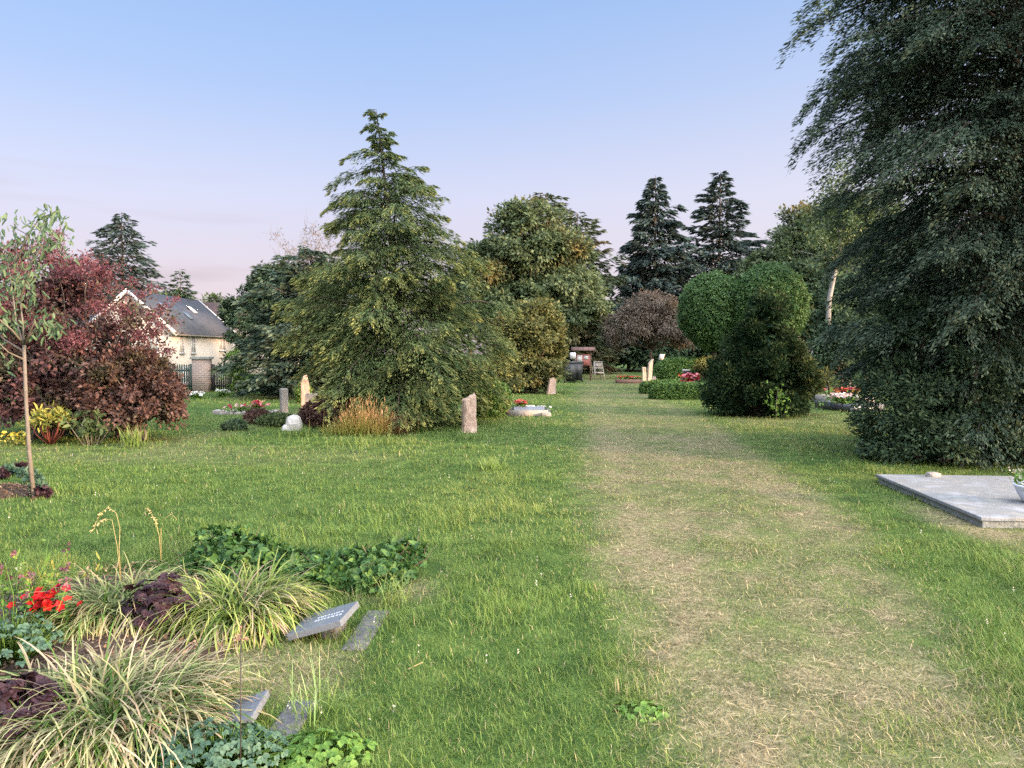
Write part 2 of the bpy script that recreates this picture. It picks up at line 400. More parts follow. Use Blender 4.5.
M['white_paint'] = solid('white_paint', (.60, .585, .57), (.48, .47, .46), scale=4, bump=.05, rough=.5)
M['glass'] = solid('window_glass', (.10, .12, .14), (.07, .085, .10), scale=.7, bump=0, rough=.08, spec=.6)
M['curtain'] = solid('curtained_pane', (.36, .31, .27), (.28, .24, .21), scale=2, bump=0, rough=.25)
M['green_paint'] = solid('dark_green_paint', (.028, .055, .048), (.02, .04, .036), scale=5, bump=.05, rough=.5)
M['black_paint'] = solid('black_paint', (.02, .02, .022), (.03, .03, .032), scale=5, bump=.05, rough=.5)
M['bin_plastic'] = solid('bin_plastic', (.018, .019, .022), (.026, .027, .03), scale=3, bump=.05, rough=.42, spec=.45)
M['wood'] = solid('old_wood', (.16, .105, .07), (.09, .06, .045), scale=8, bump=.3, rough=.85)
M['pale_wood'] = solid('pale_wood', (.40, .36, .32), (.28, .25, .22), scale=8, bump=.2, rough=.8)
M['red_paint'] = solid('faded_red_board', (.36, .12, .11), (.30, .12, .11), scale=4, bump=.05)
M['ceramic'] = solid('pale_planter', (.60, .63, .70), (.52, .55, .61), scale=5, bump=.05, rough=.45)
M['terracotta'] = solid('terracotta', (.20, .105, .075), (.15, .085, .06), scale=9, bump=.1)
M['metal'] = solid('dark_metal', (.04, .035, .03), (.025, .022, .02), scale=20, rough=.5, bump=.05)
M['cable'] = solid('cable', (.03, .03, .03), bump=0)
M['inscription'] = solid('pale_inscription', (.46, .48, .52), (.40, .42, .46), bump=0, rough=.6)

# ------------------------------------------------------------------ world and sun
SUN_EL, SUN_AZ = math.radians(9), math.atan2(0.92, -0.38)      # azimuth clockwise from +Y
w = bpy.data.worlds.new("World"); scene.world = w; w.use_nodes = True
nd, lk = w.node_tree.nodes, w.node_tree.links; nd.clear()
wo = nd.new("ShaderNodeOutputWorld"); bg = nd.new("ShaderNodeBackground")
sky = nd.new("ShaderNodeTexSky"); sky.sky_type = 'NISHITA'; sky.sun_disc = False
sky.sun_elevation = SUN_EL; sky.sun_rotation = SUN_AZ; sky.dust_density = 1.5; sky.ozone_density = 2.0
geo = nd.new("ShaderNodeTexCoord"); sep = nd.new("ShaderNodeSeparateXYZ"); lk.new(geo.outputs["Generated"], sep.inputs[0])
SK = 1.8
rp = ramp(nd, [(p_, tuple(x*SK for x in c_)) for p_, c_ in ((0.0, (.86, .67, .74)), (0.10, (.86, .71, .82)), (0.20, (.76, .76, .97)), (0.32, (.50, .65, 1.0)), (0.43, (.37, .57, .98)), (0.62, (.26, .47, .96)), (1.0, (.2, .4, .85)))])
lk.new(sep.outputs["Z"], rp.inputs[0])
# soft dusk cloud bands low on the horizon
mpc = nd.new("ShaderNodeMapping"); mpc.inputs["Scale"].default_value = (1.5, 1.5, 16); lk.new(geo.outputs["Generated"], mpc.inputs[0])
cn = nd.new("ShaderNodeTexNoise"); cn.inputs["Scale"].default_value = 1.6; cn.inputs["Detail"].default_value = 4; lk.new(mpc.outputs[0], cn.inputs["Vector"])
cr = nd.new("ShaderNodeMapRange"); cr.inputs[1].default_value = .52; cr.inputs[2].default_value = .72; lk.new(cn.outputs["Fac"], cr.inputs[0])
lowm = nd.new("ShaderNodeMapRange"); lowm.inputs[1].default_value = .24; lowm.inputs[2].default_value = .08; lk.new(sep.outputs["Z"], lowm.inputs[0])
leftm = nd.new("ShaderNodeMapRange"); leftm.inputs[1].default_value = .05; leftm.inputs[2].default_value = -.45; lk.new(sep.outputs["X"], leftm.inputs[0])
cm = nd.new("ShaderNodeMath"); cm.operation = 'MULTIPLY'; lk.new(cr.outputs[0], cm.inputs[0]); lk.new(lowm.outputs[0], cm.inputs[1])
cm2 = nd.new("ShaderNodeMath"); cm2.operation = 'MULTIPLY'; lk.new(cm.outputs[0], cm2.inputs[0]); lk.new(leftm.outputs[0], cm2.inputs[1])
cm3 = nd.new("ShaderNodeMath"); cm3.operation = 'MULTIPLY'; lk.new(cm2.outputs[0], cm3.inputs[0]); cm3.inputs[1].default_value = .75
cmix = nd.new("ShaderNodeMix"); cmix.data_type = 'RGBA'; lk.new(cm3.outputs[0], cmix.inputs[0]); lk.new(rp.outputs[0], cmix.inputs[6]); cmix.inputs[7].default_value = (.56*SK, .40*SK, .48*SK, 1)
mix = nd.new("ShaderNodeMix"); mix.data_type = 'RGBA'; mix.inputs[0].default_value = .92
# paler towards the right, where the light comes from
rx = nd.new("ShaderNodeMapRange"); rx.inputs[1].default_value = -.15; rx.inputs[2].default_value = .6; rx.inputs[4].default_value = .55; lk.new(sep.outputs["X"], rx.inputs[0])
rz3 = nd.new("ShaderNodeMapRange"); rz3.inputs[1].default_value = .5; rz3.inputs[2].default_value = .12; lk.new(sep.outputs["Z"], rz3.inputs[0])
rm = nd.new("ShaderNodeMath"); rm.operation = 'MULTIPLY'; lk.new(rx.outputs[0], rm.inputs[0]); lk.new(rz3.outputs[0], rm.inputs[1])
pal = nd.new("ShaderNodeMix"); pal.data_type = 'RGBA'; lk.new(rm.outputs[0], pal.inputs[0]); lk.new(cmix.outputs[2], pal.inputs[6]); pal.inputs[7].default_value = (1.0*SK, .92*SK, .98*SK, 1)
lk.new(sky.outputs[0], mix.inputs[6]); lk.new(pal.outputs[2], mix.inputs[7])
# brightness added overhead and towards the sunset, out of view, to light the land
def mrange(src, a, b, c, d):
    n = nd.new("ShaderNodeMapRange"); n.interpolation_type = 'SMOOTHSTEP'; n.inputs[1].default_value = a; n.inputs[2].default_value = b; n.inputs[3].default_value = c; n.inputs[4].default_value = d; lk.new(src, n.inputs[0]); return n.outputs[0]
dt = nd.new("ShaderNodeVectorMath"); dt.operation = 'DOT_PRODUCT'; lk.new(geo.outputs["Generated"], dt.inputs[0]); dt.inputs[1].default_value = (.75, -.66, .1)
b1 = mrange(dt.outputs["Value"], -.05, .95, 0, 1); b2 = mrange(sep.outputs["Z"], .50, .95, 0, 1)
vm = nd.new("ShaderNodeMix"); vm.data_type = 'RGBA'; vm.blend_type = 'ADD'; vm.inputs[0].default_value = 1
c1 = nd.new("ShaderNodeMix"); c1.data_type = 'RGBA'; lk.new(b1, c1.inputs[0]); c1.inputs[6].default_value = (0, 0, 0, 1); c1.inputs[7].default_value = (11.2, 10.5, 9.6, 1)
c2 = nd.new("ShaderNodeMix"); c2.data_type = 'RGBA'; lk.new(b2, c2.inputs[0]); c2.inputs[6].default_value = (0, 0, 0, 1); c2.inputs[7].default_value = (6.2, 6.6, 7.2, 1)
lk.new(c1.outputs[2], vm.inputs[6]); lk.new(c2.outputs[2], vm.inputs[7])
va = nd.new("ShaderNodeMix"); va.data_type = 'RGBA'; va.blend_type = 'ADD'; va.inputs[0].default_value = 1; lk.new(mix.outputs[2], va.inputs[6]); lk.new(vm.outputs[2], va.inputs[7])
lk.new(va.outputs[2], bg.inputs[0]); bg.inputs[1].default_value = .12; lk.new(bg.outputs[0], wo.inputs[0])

sd = bpy.data.lights.new("sun", 'SUN'); sd.energy = 3.1; sd.angle = math.radians(4); sd.color = (1.0, .66, .40)
so = bpy.data.objects.new("sun", sd); COL.objects.link(so)
sv = Vector((math.sin(SUN_AZ)*math.cos(SUN_EL), math.cos(SUN_AZ)*math.cos(SUN_EL), math.sin(SUN_EL)))
so.rotation_euler = sv.to_track_quat('Z', 'Y').to_euler(); so.location = (20, -10, 20)
scene.view_settings.view_transform = 'Standard'; scene.view_settings.look = 'None'
scene.view_settings.gamma = 1; scene.view_settings.exposure = 2.1
scene.cycles.use_denoising = False
scene.cycles.max_bounces = 5; scene.cycles.diffuse_bounces = 3; scene.cycles.glossy_bounces = 2; scene.cycles.transmission_bounces = 3; scene.cycles.transparent_max_bounces = 4
scene.cycles.use_adaptive_sampling = True; scene.cycles.adaptive_threshold = 0.02

# ------------------------------------------------------------------ ground
def ground_mat():
    m, nt, nd, lk = mat_new('turf'); out = nd.new("ShaderNodeOutputMaterial"); tc = nd.new("ShaderNodeTexCoord")
    at = nd.new("ShaderNodeAttribute"); at.attribute_name = "tint"
    sp = nd.new("ShaderNodeSeparateColor"); lk.new(at.outputs["Color"], sp.inputs[0])
    def nz(s, d=5):
        n = nd.new("ShaderNodeTexNoise"); n.inputs["Scale"].default_value = s; n.inputs["Detail"].default_value = d; lk.new(tc.outputs["Object"], n.inputs["Vector"]); return n
    g = ramp(nd, [(.3, (.020, .042, .010)), (.5, (.042, .080, .018)), (.7, (.080, .125, .03))]); lk.new(nz(3.5).outputs["Fac"], g.inputs[0])
    s = ramp(nd, [(.3, (.095, .076, .045)), (.5, (.19, .152, .094)), (.7, (.29, .24, .155))]); lk.new(nz(22).outputs["Fac"], s.inputs[0])
    mx = nd.new("ShaderNodeMix"); mx.data_type = 'RGBA'; lk.new(sp.outputs[0], mx.inputs[0]); lk.new(g.outputs[0], mx.inputs[6]); lk.new(s.outputs[0], mx.inputs[7])
    p = nd.new("ShaderNodeBsdfPrincipled"); p.inputs["Roughness"].default_value = .95; p.inputs["Specular IOR Level"].default_value = .1
    lk.new(mx.outputs[2], p.inputs["Base Color"])
    bp = nd.new("ShaderNodeBump"); bp.inputs["Strength"].default_value = .8; bp.inputs["Distance"].default_value = .03; lk.new(nz(60, 3).outputs["Fac"], bp.inputs["Height"]); lk.new(bp.outputs[0], p.inputs["Normal"])
    lk.new(p.outputs[0], out.inputs[0]); return m
M['turf'] = ground_mat()

def grow(a, b, s0, lim):
    out = list(np.arange(a, b, s0)); s = s0; p = out[-1]
    while p < lim: s *= 1.13; p += s; out.append(p)
    return np.array(out)
xr = grow(0, 7, .08, 700); xs = np.concatenate([-xr[::-1][:-1], xr]); ys = np.concatenate([-grow(0.08, 1, .4, 120)[::-1], grow(0, 14, .08, 900)])
gx, gy = np.meshgrid(xs, ys); nx, ny = len(xs), len(ys)
mb = MB(); idx = np.arange(nx*ny).reshape(ny, nx)
mb.add(np.stack([gx, gy, hgt(gx, gy)], -1), q=np.stack([idx[:-1, :-1], idx[:-1, 1:], idx[1:, 1:], idx[1:, :-1]], -1), c=dryness(gx, gy).ravel())
tag(mb.build('ground', M['turf'], smooth=True), None, None, kind='structure')
# the worn path: its own sheet just above the lawn
yy = grow(0, 14, .08, 38); uu = np.linspace(-1.45, 1.45, 50)
U, YY = np.meshgrid(uu, yy); XX = np.interp(YY, PY, PX) + U*np.interp(YY, PY, PW)
mb = MB(); idx = np.arange(U.size).reshape(U.shape)
mb.add(np.stack([XX, YY, hgt(XX, YY)+.004], -1), q=np.stack([idx[:-1, :-1], idx[:-1, 1:], idx[1:, 1:], idx[1:, :-1]], -1), c=dryness(XX, YY).ravel())
tag(mb.build('path', M['turf'], smooth=True), None, None, kind='structure')

# ------------------------------------------------------------------ grass (stuff)
HOLES = []   # (cx, cy, rx, ry, rz) where no lawn grows
def hole(cx, cy, rx, ry, rz=0): HOLES.append((cx, cy, rx, ry, rz))
PLX0, PLX1, PLY0, PLY1 = 4.17, 8.2, 6.45, 8.75

def grass():
    mb = MB()
    zones = [(1.6, 3.6, 9000, .92), (3.6, 6, 5600, 1.05), (6, 10, 2400, 1.5), (10, 17, 800, 2.3), (17, 27, 190, 4.2), (27, 46, 70, 7.0)]
    for (y0, y1, den, wk) in zones:
        n = int(den*(y1-y0)*2*(0.74*(y0+y1)/2+1.3))
        y = R.uniform(y0, y1, n); hw = .74*y+1.3; x = R.uniform(-1, 1, n)*(.74*(y1)+1.3)
        k = np.abs(x) < hw; x, y = x[k], y[k]
        dr = dryness(x, y)
        keep = R.random(len(x)) > dr*.48
        for (cx, cy, rx, ry, rz) in HOLES:
            dx, dy = x-cx, y-cy; c, s = math.cos(rz), math.sin(rz)
            keep &= np.hypot((dx*c+dy*s)/rx, (-dx*s+dy*c)/ry) > 1
        keep &= ~((x > 4.36) & (x < PLX1) & (y > 6.5) & (y < 8.6))
        x, y, dr = x[keep], y[keep], dr[keep]; n = len(x)
        pd = np.abs(path_d(x, y))
        patch = fbm(x*1.1, y*1.1, 71, 3); lush = fbm(x*.45+5, y*.45, 83, 3); tall = sstep(.58, .72, fbm(x*1.7, y*1.7, 91, 2))
        onp = sstep(1.35, .85, pd)
        h = (.029+.034*patch+.042*tall)*(1-.35*onp)*R.uniform(.6, 1.35, n)*(1-.4*dr)
        h = h*(1+.25*sstep(8, 20, y))
        wd = R.uniform(.0026, .0048, n)*wk**.85
        # colour of each blade: green palette, yellow-green, straw
        g1 = np.array([.046, .110, .014]); g2 = np.array([.112, .198, .028]); g3 = np.array([.20, .235, .052]); st = np.array([.36, .30, .165])
        a = np.clip(patch*1.3-.25+R.normal(0, .22, n), 0, 1)[:, None]
        col = g1*(1-a)+g2*a
        yel = np.clip(sstep(.45, .75, lush)*.6 + onp*.45 + .35*sstep(8.5, 12.5, y)*sstep(-3.5, 1.5, x)+R.normal(0, .15, n), 0, .9)[:, None]
        col = col*(1-yel)+g3*yel
        pst = (R.random(n) < (.025+.14*onp+.7*dr+.10*sstep(9, 13, y)*sstep(-2, 1, x)))[:, None]
        col = np.where(pst, st*R.uniform(.6, 1.15, (n, 1)), col)
        tipc = col*.8 + st*.2
        base = np.stack([x, y, hgt(x, y)-.004], 1)
        az = R.uniform(0, 2*PI, n)
        strips(mb, base, az, h, wd, R.uniform(.75, 1.5, n)-.5*dr, R.uniform(.1, 1.8, n), nseg=2, c0=col, c1=tipc)
    return mb.build('grass', M['grass'])

# ------------------------------------------------------------------ tree generators
def pinterp(pr, t): a = np.array(pr); return np.interp(t, a[:, 0], a[:, 1])

def conifer(name, label, cat, base, Ht, prof, nb, N, leaf, mat, bark='bark', up=.25, droop=.45, twig=.38, K=9, lean=(0, 0), t0=.03, hang=.25, group=None, trunk_r=None, gaps=0.0, rz=0, jit=.03, tipk=1.0, extra=(), wid=None, upow=1.0, strat=True, align=.30, lvar=.19):
    root = thing(name, label, cat, base, rz, group)
    wb, lb = MB(), MB()
    tr = trunk_r or Ht*.018
    lean = np.array([lean[0], lean[1], 0.])
    tube(wb, [Vector(lean*((i/8)**1.5))+Vector((0, 0, -.1+Ht*1.0*i/8)) for i in range(9)], [tr*(1-i/8.5) for i in range(9)], 8)
    u = (np.arange(nb)+R.random(nb))/nb; u = u if strat else np.where(R.random(nb) < .55, R.random(nb), u); u = t0+(.985-t0)*u**upow
    az = np.arange(nb)*2.39996+R.normal(0, .35, nb)
    L = pinterp(prof, u)*np.clip(R.normal(.92, lvar, nb), .45, 1.35)
    upb = up*R.uniform(.3, 1.6, nb)+.45*u**2; drb = droop*R.uniform(.6, 1.4, nb)
    if extra:      # single long limbs: (height share, azimuth, length, up, droop)
        e = np.array(extra, float); u = np.append(u, e[:, 0]); az = np.append(az, e[:, 1]); L = np.append(L, e[:, 2]); upb = np.append(upb, e[:, 3]); drb = np.append(drb, e[:, 4])
    nb = len(u)
    hd = np.stack([np.cos(az), np.sin(az), 0*az], 1); sdv = np.stack([-np.sin(az), np.cos(az), 0*az], 1)
    o = np.stack([0*u, 0*u, u*Ht], 1)+lean[None]*(u[:, None]**1.5)
    def pos(i, s): return o[i]+hd[i]*(L[i]*s)[:, None]+np.array([0, 0, 1.])*(L[i]*(upb[i]*s-drb[i]*s*s))[:, None]
    for i in range(nb):
        pts = [Vector(pos(np.array([i]), np.array([s]))[0]) for s in (0, .35, .7, 1)]
        r0 = max(.006, L[i]*.014); tube(wb, pts, [r0, r0*.75, r0*.45, r0*.15], 4)
    wgt = (L+.08*L.max())**1.45; wgt = wgt/wgt.sum()
    i = R.choice(nb, N, p=wgt); s = R.random(N)**.7
    kk = np.maximum(4, (K*np.sqrt(L/L.max())).astype(int))[i]
    s = (np.floor(s*kk)+.5+R.normal(0, .12, N))/kk; s = np.clip(s, .03, 1.03)
    side = np.sign(R.random(N)-.5); A = R.normal(.95, .12, N)*np.clip(1.15-.6*s, .35, 1)
    hq = np.sin(i*12.9898+np.floor(s*kk)*78.233+side*37.7)*43758.5453; hq = hq-np.floor(hq); hr = np.sin(i*3.17+np.floor(s*kk)*51.7+side*11.1)*24634.63; hr = hr-np.floor(hr)
    tl = L[i]*(twig*(1-s)**.8+.09)*(.55+.8*hr); v = R.random(N)**.8
    td = hd[i]*np.cos(A)[:, None]+sdv[i]*(side*np.sin(A))[:, None]
    p = pos(i, s)+td*(tl*v)[:, None]; p[:, 2] += (hq-.42)*.9*tl*v - hang*tl*v*v*1.3 - R.random(N)**2*hang*.5*tl
    p += R.normal(0, 1, (N, 3))*(jit*L[i])[:, None]*np.array([1, 1, .6])
    if gaps > 0:
        q = nmask = fbm(p[:, 0]*1.6+p[:, 1]*1.1, p[:, 2]*2.2, 5, 2); k = q > gaps*.5+.12*R.random(N)
        p, td, s, v, i = p[k], td[k], s[k], v[k], i[k]
    n = len(p)
    ax = td*.8+hd[i]*.35+rdir(n)*align; ax[:, 2] -= hang*.9
    upv = np.array([0, 0, 1.])+rdir(n)*.8
    l = leaf*R.uniform(.6, 1.35, n)
    tip = np.clip((s*.55+v*.55-.55)*1.7, 0, 1)**2*R.uniform(0, 1, n)*tipk
    leaves(lb, p, ax, upv, l, l*(wid or .34), tip=tip)
    wb.build('trunk', M[bark], root); lb.build('crown', mat, root)
    return root

def broad(name, label, cat, base, trunk_h, lobes, nclump, N, clr, leaf, mat, bark='bark', tr=.12, droop=.3, group=None, asp=.55, trunks=1, limbs=24, inner=.15, flat=.75, tipc=None, lean=(0, 0)):
    """lobes: (x, y, z, rx, ry, rz) local ellipsoids; leaves gather in clumps near their skin"""
    root = thing(name, label, cat, base, 0, group)
    wb, lb = MB(), MB()
    lob = np.array(lobes, float); area = (lob[:, 3]*lob[:, 5]+lob[:, 4]*lob[:, 5]+lob[:, 3]*lob[:, 4]); pr = area/area.sum()
    j = R.choice(len(lob), nclump, p=pr); d = rdir(nclump); d[:, 2] = np.where(d[:, 2] < -.55, -d[:, 2], d[:, 2])
    rad = np.where(R.random(nclump) < inner, R.uniform(.3, .7, nclump), R.uniform(.78, 1.03, nclump))
    cc = lob[j, :3]+lob[j, 3:]*d*rad[:, None]; cs = clr*R.uniform(.6, 1.35, nclump)
    cc[:, 2] = np.maximum(cc[:, 2], .05)
    i = R.integers(0, nclump, N); e = rdir(N)
    p = cc[i]+e*(cs[i]*R.random(N)**.5)[:, None]*np.array([1, 1, flat])
    p[:, 2] = np.maximum(p[:, 2], .01)
    ax = e*.6+d[i]*.5+rdir(N)*.7; ax[:, 2] -= droop
    l = leaf*R.uniform(.6, 1.35, N)
    leaves(lb, p, ax, d[i]+np.array([0, 0, .8])+rdir(N)*.7, l, l*asp, tip=np.clip(R.random(N)-.4, 0, 1) if tipc is None else tipc(p))
    cen = lob[:, :3].mean(0)
    for k in range(trunks):
        a = 2*PI*k/max(1, trunks)+.4; off = Vector((math.cos(a), math.sin(a), 0))*(0 if trunks == 1 else tr*2.2)
        top = Vector((cen[0]*.5+off.x*3+lean[0], cen[1]*.5+off.y*3+lean[1], trunk_h))
        pts = wob(Vector((off.x, off.y, -.1)), top, 5, .02); tube(wb, pts, [tr*(1-.09*q) for q in range(6)], 8)
        for q in R.choice(nclump, max(1, limbs//trunks), replace=False):
            c = Vector(cc[q]); st = pts[-1] if c.z > trunk_h else pts[3]
            mid = st.lerp(c, .5)+Vector((0, 0, .06*(c-st).length)); r0 = tr*.42
            tube(wb, [st, st.lerp(mid, .6)+Vector(R.normal(0, .03, 3))*(c-st).length, mid.lerp(c, .5), c], [r0, r0*.7, r0*.4, r0*.12], 5)
    wb.build('trunk', M[bark], root); lb.build('crown', mat, root)
    return root

def mound(name, label, cat, base, size, N, leaf, mat, part='foliage', asp=.6, square=2.0, group=None, oval=False, rz=0, bump=.06, droop=0.1, core=None, stem='bark'):
    """a clipped body (superellipsoid, foot on the ground) covered with leaves, plus leaves inside it"""
    root = thing(name, label, cat, base, rz, group); lb = MB()
    d = rdir(N); d[:, 2] = np.abs(d[:, 2]) if square > 2.5 else d[:, 2]
    e = 2.0/square; q = np.sign(d)*np.abs(d)**e; k = (np.abs(d)**square).sum(1)**(-1/square)
    p = d*k[:, None]; s = np.array(size)
    depth = 1-.16*R.random(N)**2
    n3 = fbm(p[:, 0]*3+p[:, 2]*2, p[:, 1]*3-p[:, 2]*1.4, 13, 3)-.5
    p = p*s*(depth*(1+bump*2*n3))[:, None]
    if square <= 2.5: p[:, 2] += s[2]
    p[:, 2] = np.maximum(p[:, 2], .0)
    ax = d*.7+rdir(N)*.8; ax[:, 2] -= droop
    l = leaf*R.uniform(.6, 1.35, N)
    leaves(lb, p, ax, d+rdir(N)*.5, l, l*asp, tip=np.clip(R.random(N)-.3, 0, 1), oval=oval)
    # twiggy heart
    nb = 26; wb = MB()
    for _ in range(nb):
        dd = rdir(1)[0]; dd[2] = abs(dd[2]); e = dd*s*.85; e[2] += s[2]*.7 if square <= 2.5 else 0
        tube(wb, wob((0, 0, 0), e, 3, .03), [.02, .015, .01, .004], 4)
    # dense inside
    n2 = N//3; d2 = rdir(n2); 
    if square > 2.5: d2[:, 2] = np.abs(d2[:, 2])
    k2 = (np.abs(d2)**square).sum(1)**(-1/square)
    p2 = d2*(k2*R.uniform(.55, .85, n2))[:, None]*s
    if square <= 2.5: p2[:, 2] += s[2]
    p2[:, 2] = np.maximum(p2[:, 2], 0)
    leaves(lb, p2, rdir(n2), rdir(n2), leaf*1.8, leaf*1.4)
    wb.build('stem', M[stem], root); lb.build(part, mat, root)
    return root

def gpt(px, py): 
    g = G(px, py); return Vector((g.x, g.y, H(g.x, g.y)))
def at(px, Y):
    x = X(px, Y); return Vector((x, Y, H(x, Y)))

# ================================================================== BUILT THINGS, LEFT BACK
# ---- house beyond the fence: gable end towards the camera, long eaves side to the right
def house():
    hx0, hx1 = -36.6, -29.4; y0, y1 = 64.0, 78.0; gz = -1.95; ez, rz_ = 3.5, 6.75
    root = thing('house', 'cream rendered two storey house with grey slate roof behind the fence', 'house', ((hx0+hx1)/2, y0, gz))
    w = (hx1-hx0)/2; e = ez-gz; r = rz_-gz; D = y1-y0
    mb = MB(); prism(mb, [(-w, -.2), (w, -.2), (w, e), (0, r-.12), (-w, e)], 0, D)
    wall = mb.build('wall', M['plaster'], root)
    # roof: two slopes with thickness and overhang
    mb = MB(); sl = (r-e)/w; ov = .55
    for s in (-1, 1):
        n = Vector((s*sl, 0, 1)).normalized()*.16
        a = Vector((0, 0, r)); b = Vector((s*(w+ov), 0, e-sl*ov))
        prism(mb, [(a.x, a.z), (b.x, b.z), (b.x+n.x, b.z+n.z), (0, r+.2)] if s > 0 else [(a.x, a.z), (0, r+.2), (b.x+n.x, b.z+n.z), (b.x, b.z)], -.35, D+.35)
    roof = mb.build('roof', M['slate'], root)
    for s in (-1, 1):
        for yy in (-.42, D+.36):
            mb = MB()
            n = Vector((s*sl, 0, 1)).normalized()
            a = Vector((0, yy, r-.12)); b = Vector((s*(w+ov), yy, e-sl*ov-.12))
            prism(mb, [(a.x, a.z), (b.x, b.z), (b.x+n.x*.34, b.z+n.z*.34), (0, r+.26)] if s > 0 else [(a.x, a.z), (0, r+.26), (b.x+n.x*.34, b.z+n.z*.34), (b.x, b.z)], yy, yy+.06); mb.build('bargeboard', M['white_paint'], roof)
    for s in (-1, 1):
        mb = MB(); tube(mb, [(s*(w+ov+.06), -.3, e-sl*ov+.02), (s*(w+ov+.06), D+.3, e-sl*ov+.02)], .075, 8); mb.build('gutter', M['grey_bark'], roof)
    for yy, k in ((3.2, 1.4), (6.4, 1.1), (9.2, 1.3)):       # roof windows
        mb = MB(); n = Vector((sl, 0, 1)).normalized()
        x0 = w*.38 if yy != 6.4 else w*.6; c = Vector((x0, yy, r-sl*x0))+n*.2
        t = Vector((1, 0, -sl)).normalized()
        vs = [c-t*.45+Vector((0, -.35, 0)), c+t*.45+Vector((0, -.35, 0)), c+t*.45+Vector((0, .35, 0)), c-t*.45+Vector((0, .35, 0))]
        vs = vs+[q+n*.07 for q in vs]
        mb.add([tuple(q) for q in vs], q=[(0, 3, 2, 1), (4, 5, 6, 7), (0, 1, 5, 4), (1, 2, 6, 5), (2, 3, 7, 6), (3, 0, 4, 7)])
        mb.build('skylight', M['glass'] if yy != 9.2 else M['white_paint'], roof)
    def window(px, y, z, ww, hh, face):
        fr = MB(); gl = MB(); sl_ = MB(); mul = MB()
        if face == 'E':
            x = w
            for dy, dz, sy, sz in ((0, hh/2+.04, ww+.16, .08), (0, -hh/2-.04, ww+.16, .08), (-ww/2-.04, 0, .08, hh), (ww/2+.04, 0, .08, hh), (0, 0, .05, hh)):
                box(fr, (x+.02, y+dy, z+dz), (.10, sy, sz))
            box(gl, (x+.0, y, z), (.05, ww-.002, hh-.002)); box(sl_, (x+.09, y, z-hh/2-.13), (.22, ww+.3, .06))
        else:
            yq = 0
            for dx, dz, sx, sz in ((0, hh/2+.04, ww+.16, .08), (0, -hh/2-.04, ww+.16, .08), (-ww/2-.04, 0, .08, hh), (ww/2+.04, 0, .08, hh), (0, 0, .05, hh)):
                box(fr, (px+dx, yq-.02, z+dz), (sx, .10, sz))
            box(gl, (px, yq, z), (ww-.002, .05, hh-.002)); box(sl_, (px, yq-.09, z-hh/2-.13), (ww+.3, .22, .06))
        f = fr.build('window', M['white_paint'], root); gl.build('pane', M['curtain'], f); sl_.build('sill', M['concrete'], f)
    zt = e-1.25
    window(0, 1.9, zt, .7, 1.5, 'E'); window(0, 4.3, zt, .75, 1.5, 'E'); window(0, 11.2, zt+.12, 1.5, 1.2, 'E')
    window(0, 2.6, 1.4, 1.0, 1.3, 'E'); window(0, 8.0, 1.4, 1.2, 1.3, 'E')
    window(1.9, 0, zt, .9, 1.4, 'S'); window(-1.9, 0, zt, .9, 1.4, 'S'); window(0, 0, e+1.5, .8, .9, 'S')
    mb = MB(); box(mb, (w+.03, 6.0, 1.05), (.08, .95, 2.1)); d = mb.build('door', M['green_paint'], root)
    mb = MB(); tube(mb, [(w+.12, 5.65, 1.05), (w+.12, 5.78, 1.05)], .02, 6); mb.build('handle', M['metal'], d)
    # lower wing to the left rear
    mb = MB(); W2 = 7.0
    prism(mb, [(-w-W2, -.2), (-w-.01, -.2), (-w-.01, e-.1), (-w-W2, e-.1)], 5.0, 11.0); mb.build('side_wing', M['plaster'], root)
    mb = MB()
    Mx = Matrix.Rotation(PI/2, 4, 'Z') @ Matrix.Identity(4)
    zr, ze = r-1.35, e-.15
    vs = [(-w-W2-.3, 4.6, ze), (-w+.2, 4.6, ze), (-w+1.2, 8, zr), (-w-W2-.3, 8, zr), (-w+.2, 11.4, ze), (-w-W2-.3, 11.4, ze)]
    vs = vs+[(x, y, z+.18) for x, y, z in vs]
    mb.add(vs, q=[(6, 7, 8, 9), (9, 8, 10, 11), (0, 3, 2, 1), (3, 5, 4, 2), (0, 1, 7, 6), (4, 5, 11, 10), (1, 2, 8, 7), (2, 4, 10, 8), (0, 6, 9, 3), (3, 9, 11, 5)])
    mb.build('side_roof', M['slate'], root)
house()

def far_house():
    x0, y0 = X(253, 92), 90; root = thing('house', 'distant house with brown tiled roof behind the dark hedge trees', 'house', (x0, y0, -1.9))
    zr = Z(304, 90)+1.9; ze = zr-2.6; mb = MB(); W = 5.5
    prism(mb, [(-3.4, -.2), (3.4, -.2), (3.4, ze), (0, zr-.1), (-3.4, ze)], -W, W, Matrix.Rotation(PI/2, 4, 'Z')); mb.build('wall', M['plaster'], root)
    mb = MB(); s = 2.6/3.4
    for sg in (-1, 1):
        prism(mb, [(0, zr), (sg*3.9, ze-.5*s), (sg*3.9, ze-.5*s+.2), (0, zr+.2)], -W-.3, W+.3, Matrix.Rotation(PI/2, 4, 'Z'))
    mb.build('roof', M['tile'], root)
    mb = MB(); box(mb, (-1.5, -3.4, ze-1.2), (1.2, .12, 1.2)); f = mb.build('window', M['white_paint'], root)
    mb = MB(); box(mb, (-1.5, -3.47, ze-1.2), (1.0, .04, 1.0)); mb.build('pane', M['glass'], f)
far_house()

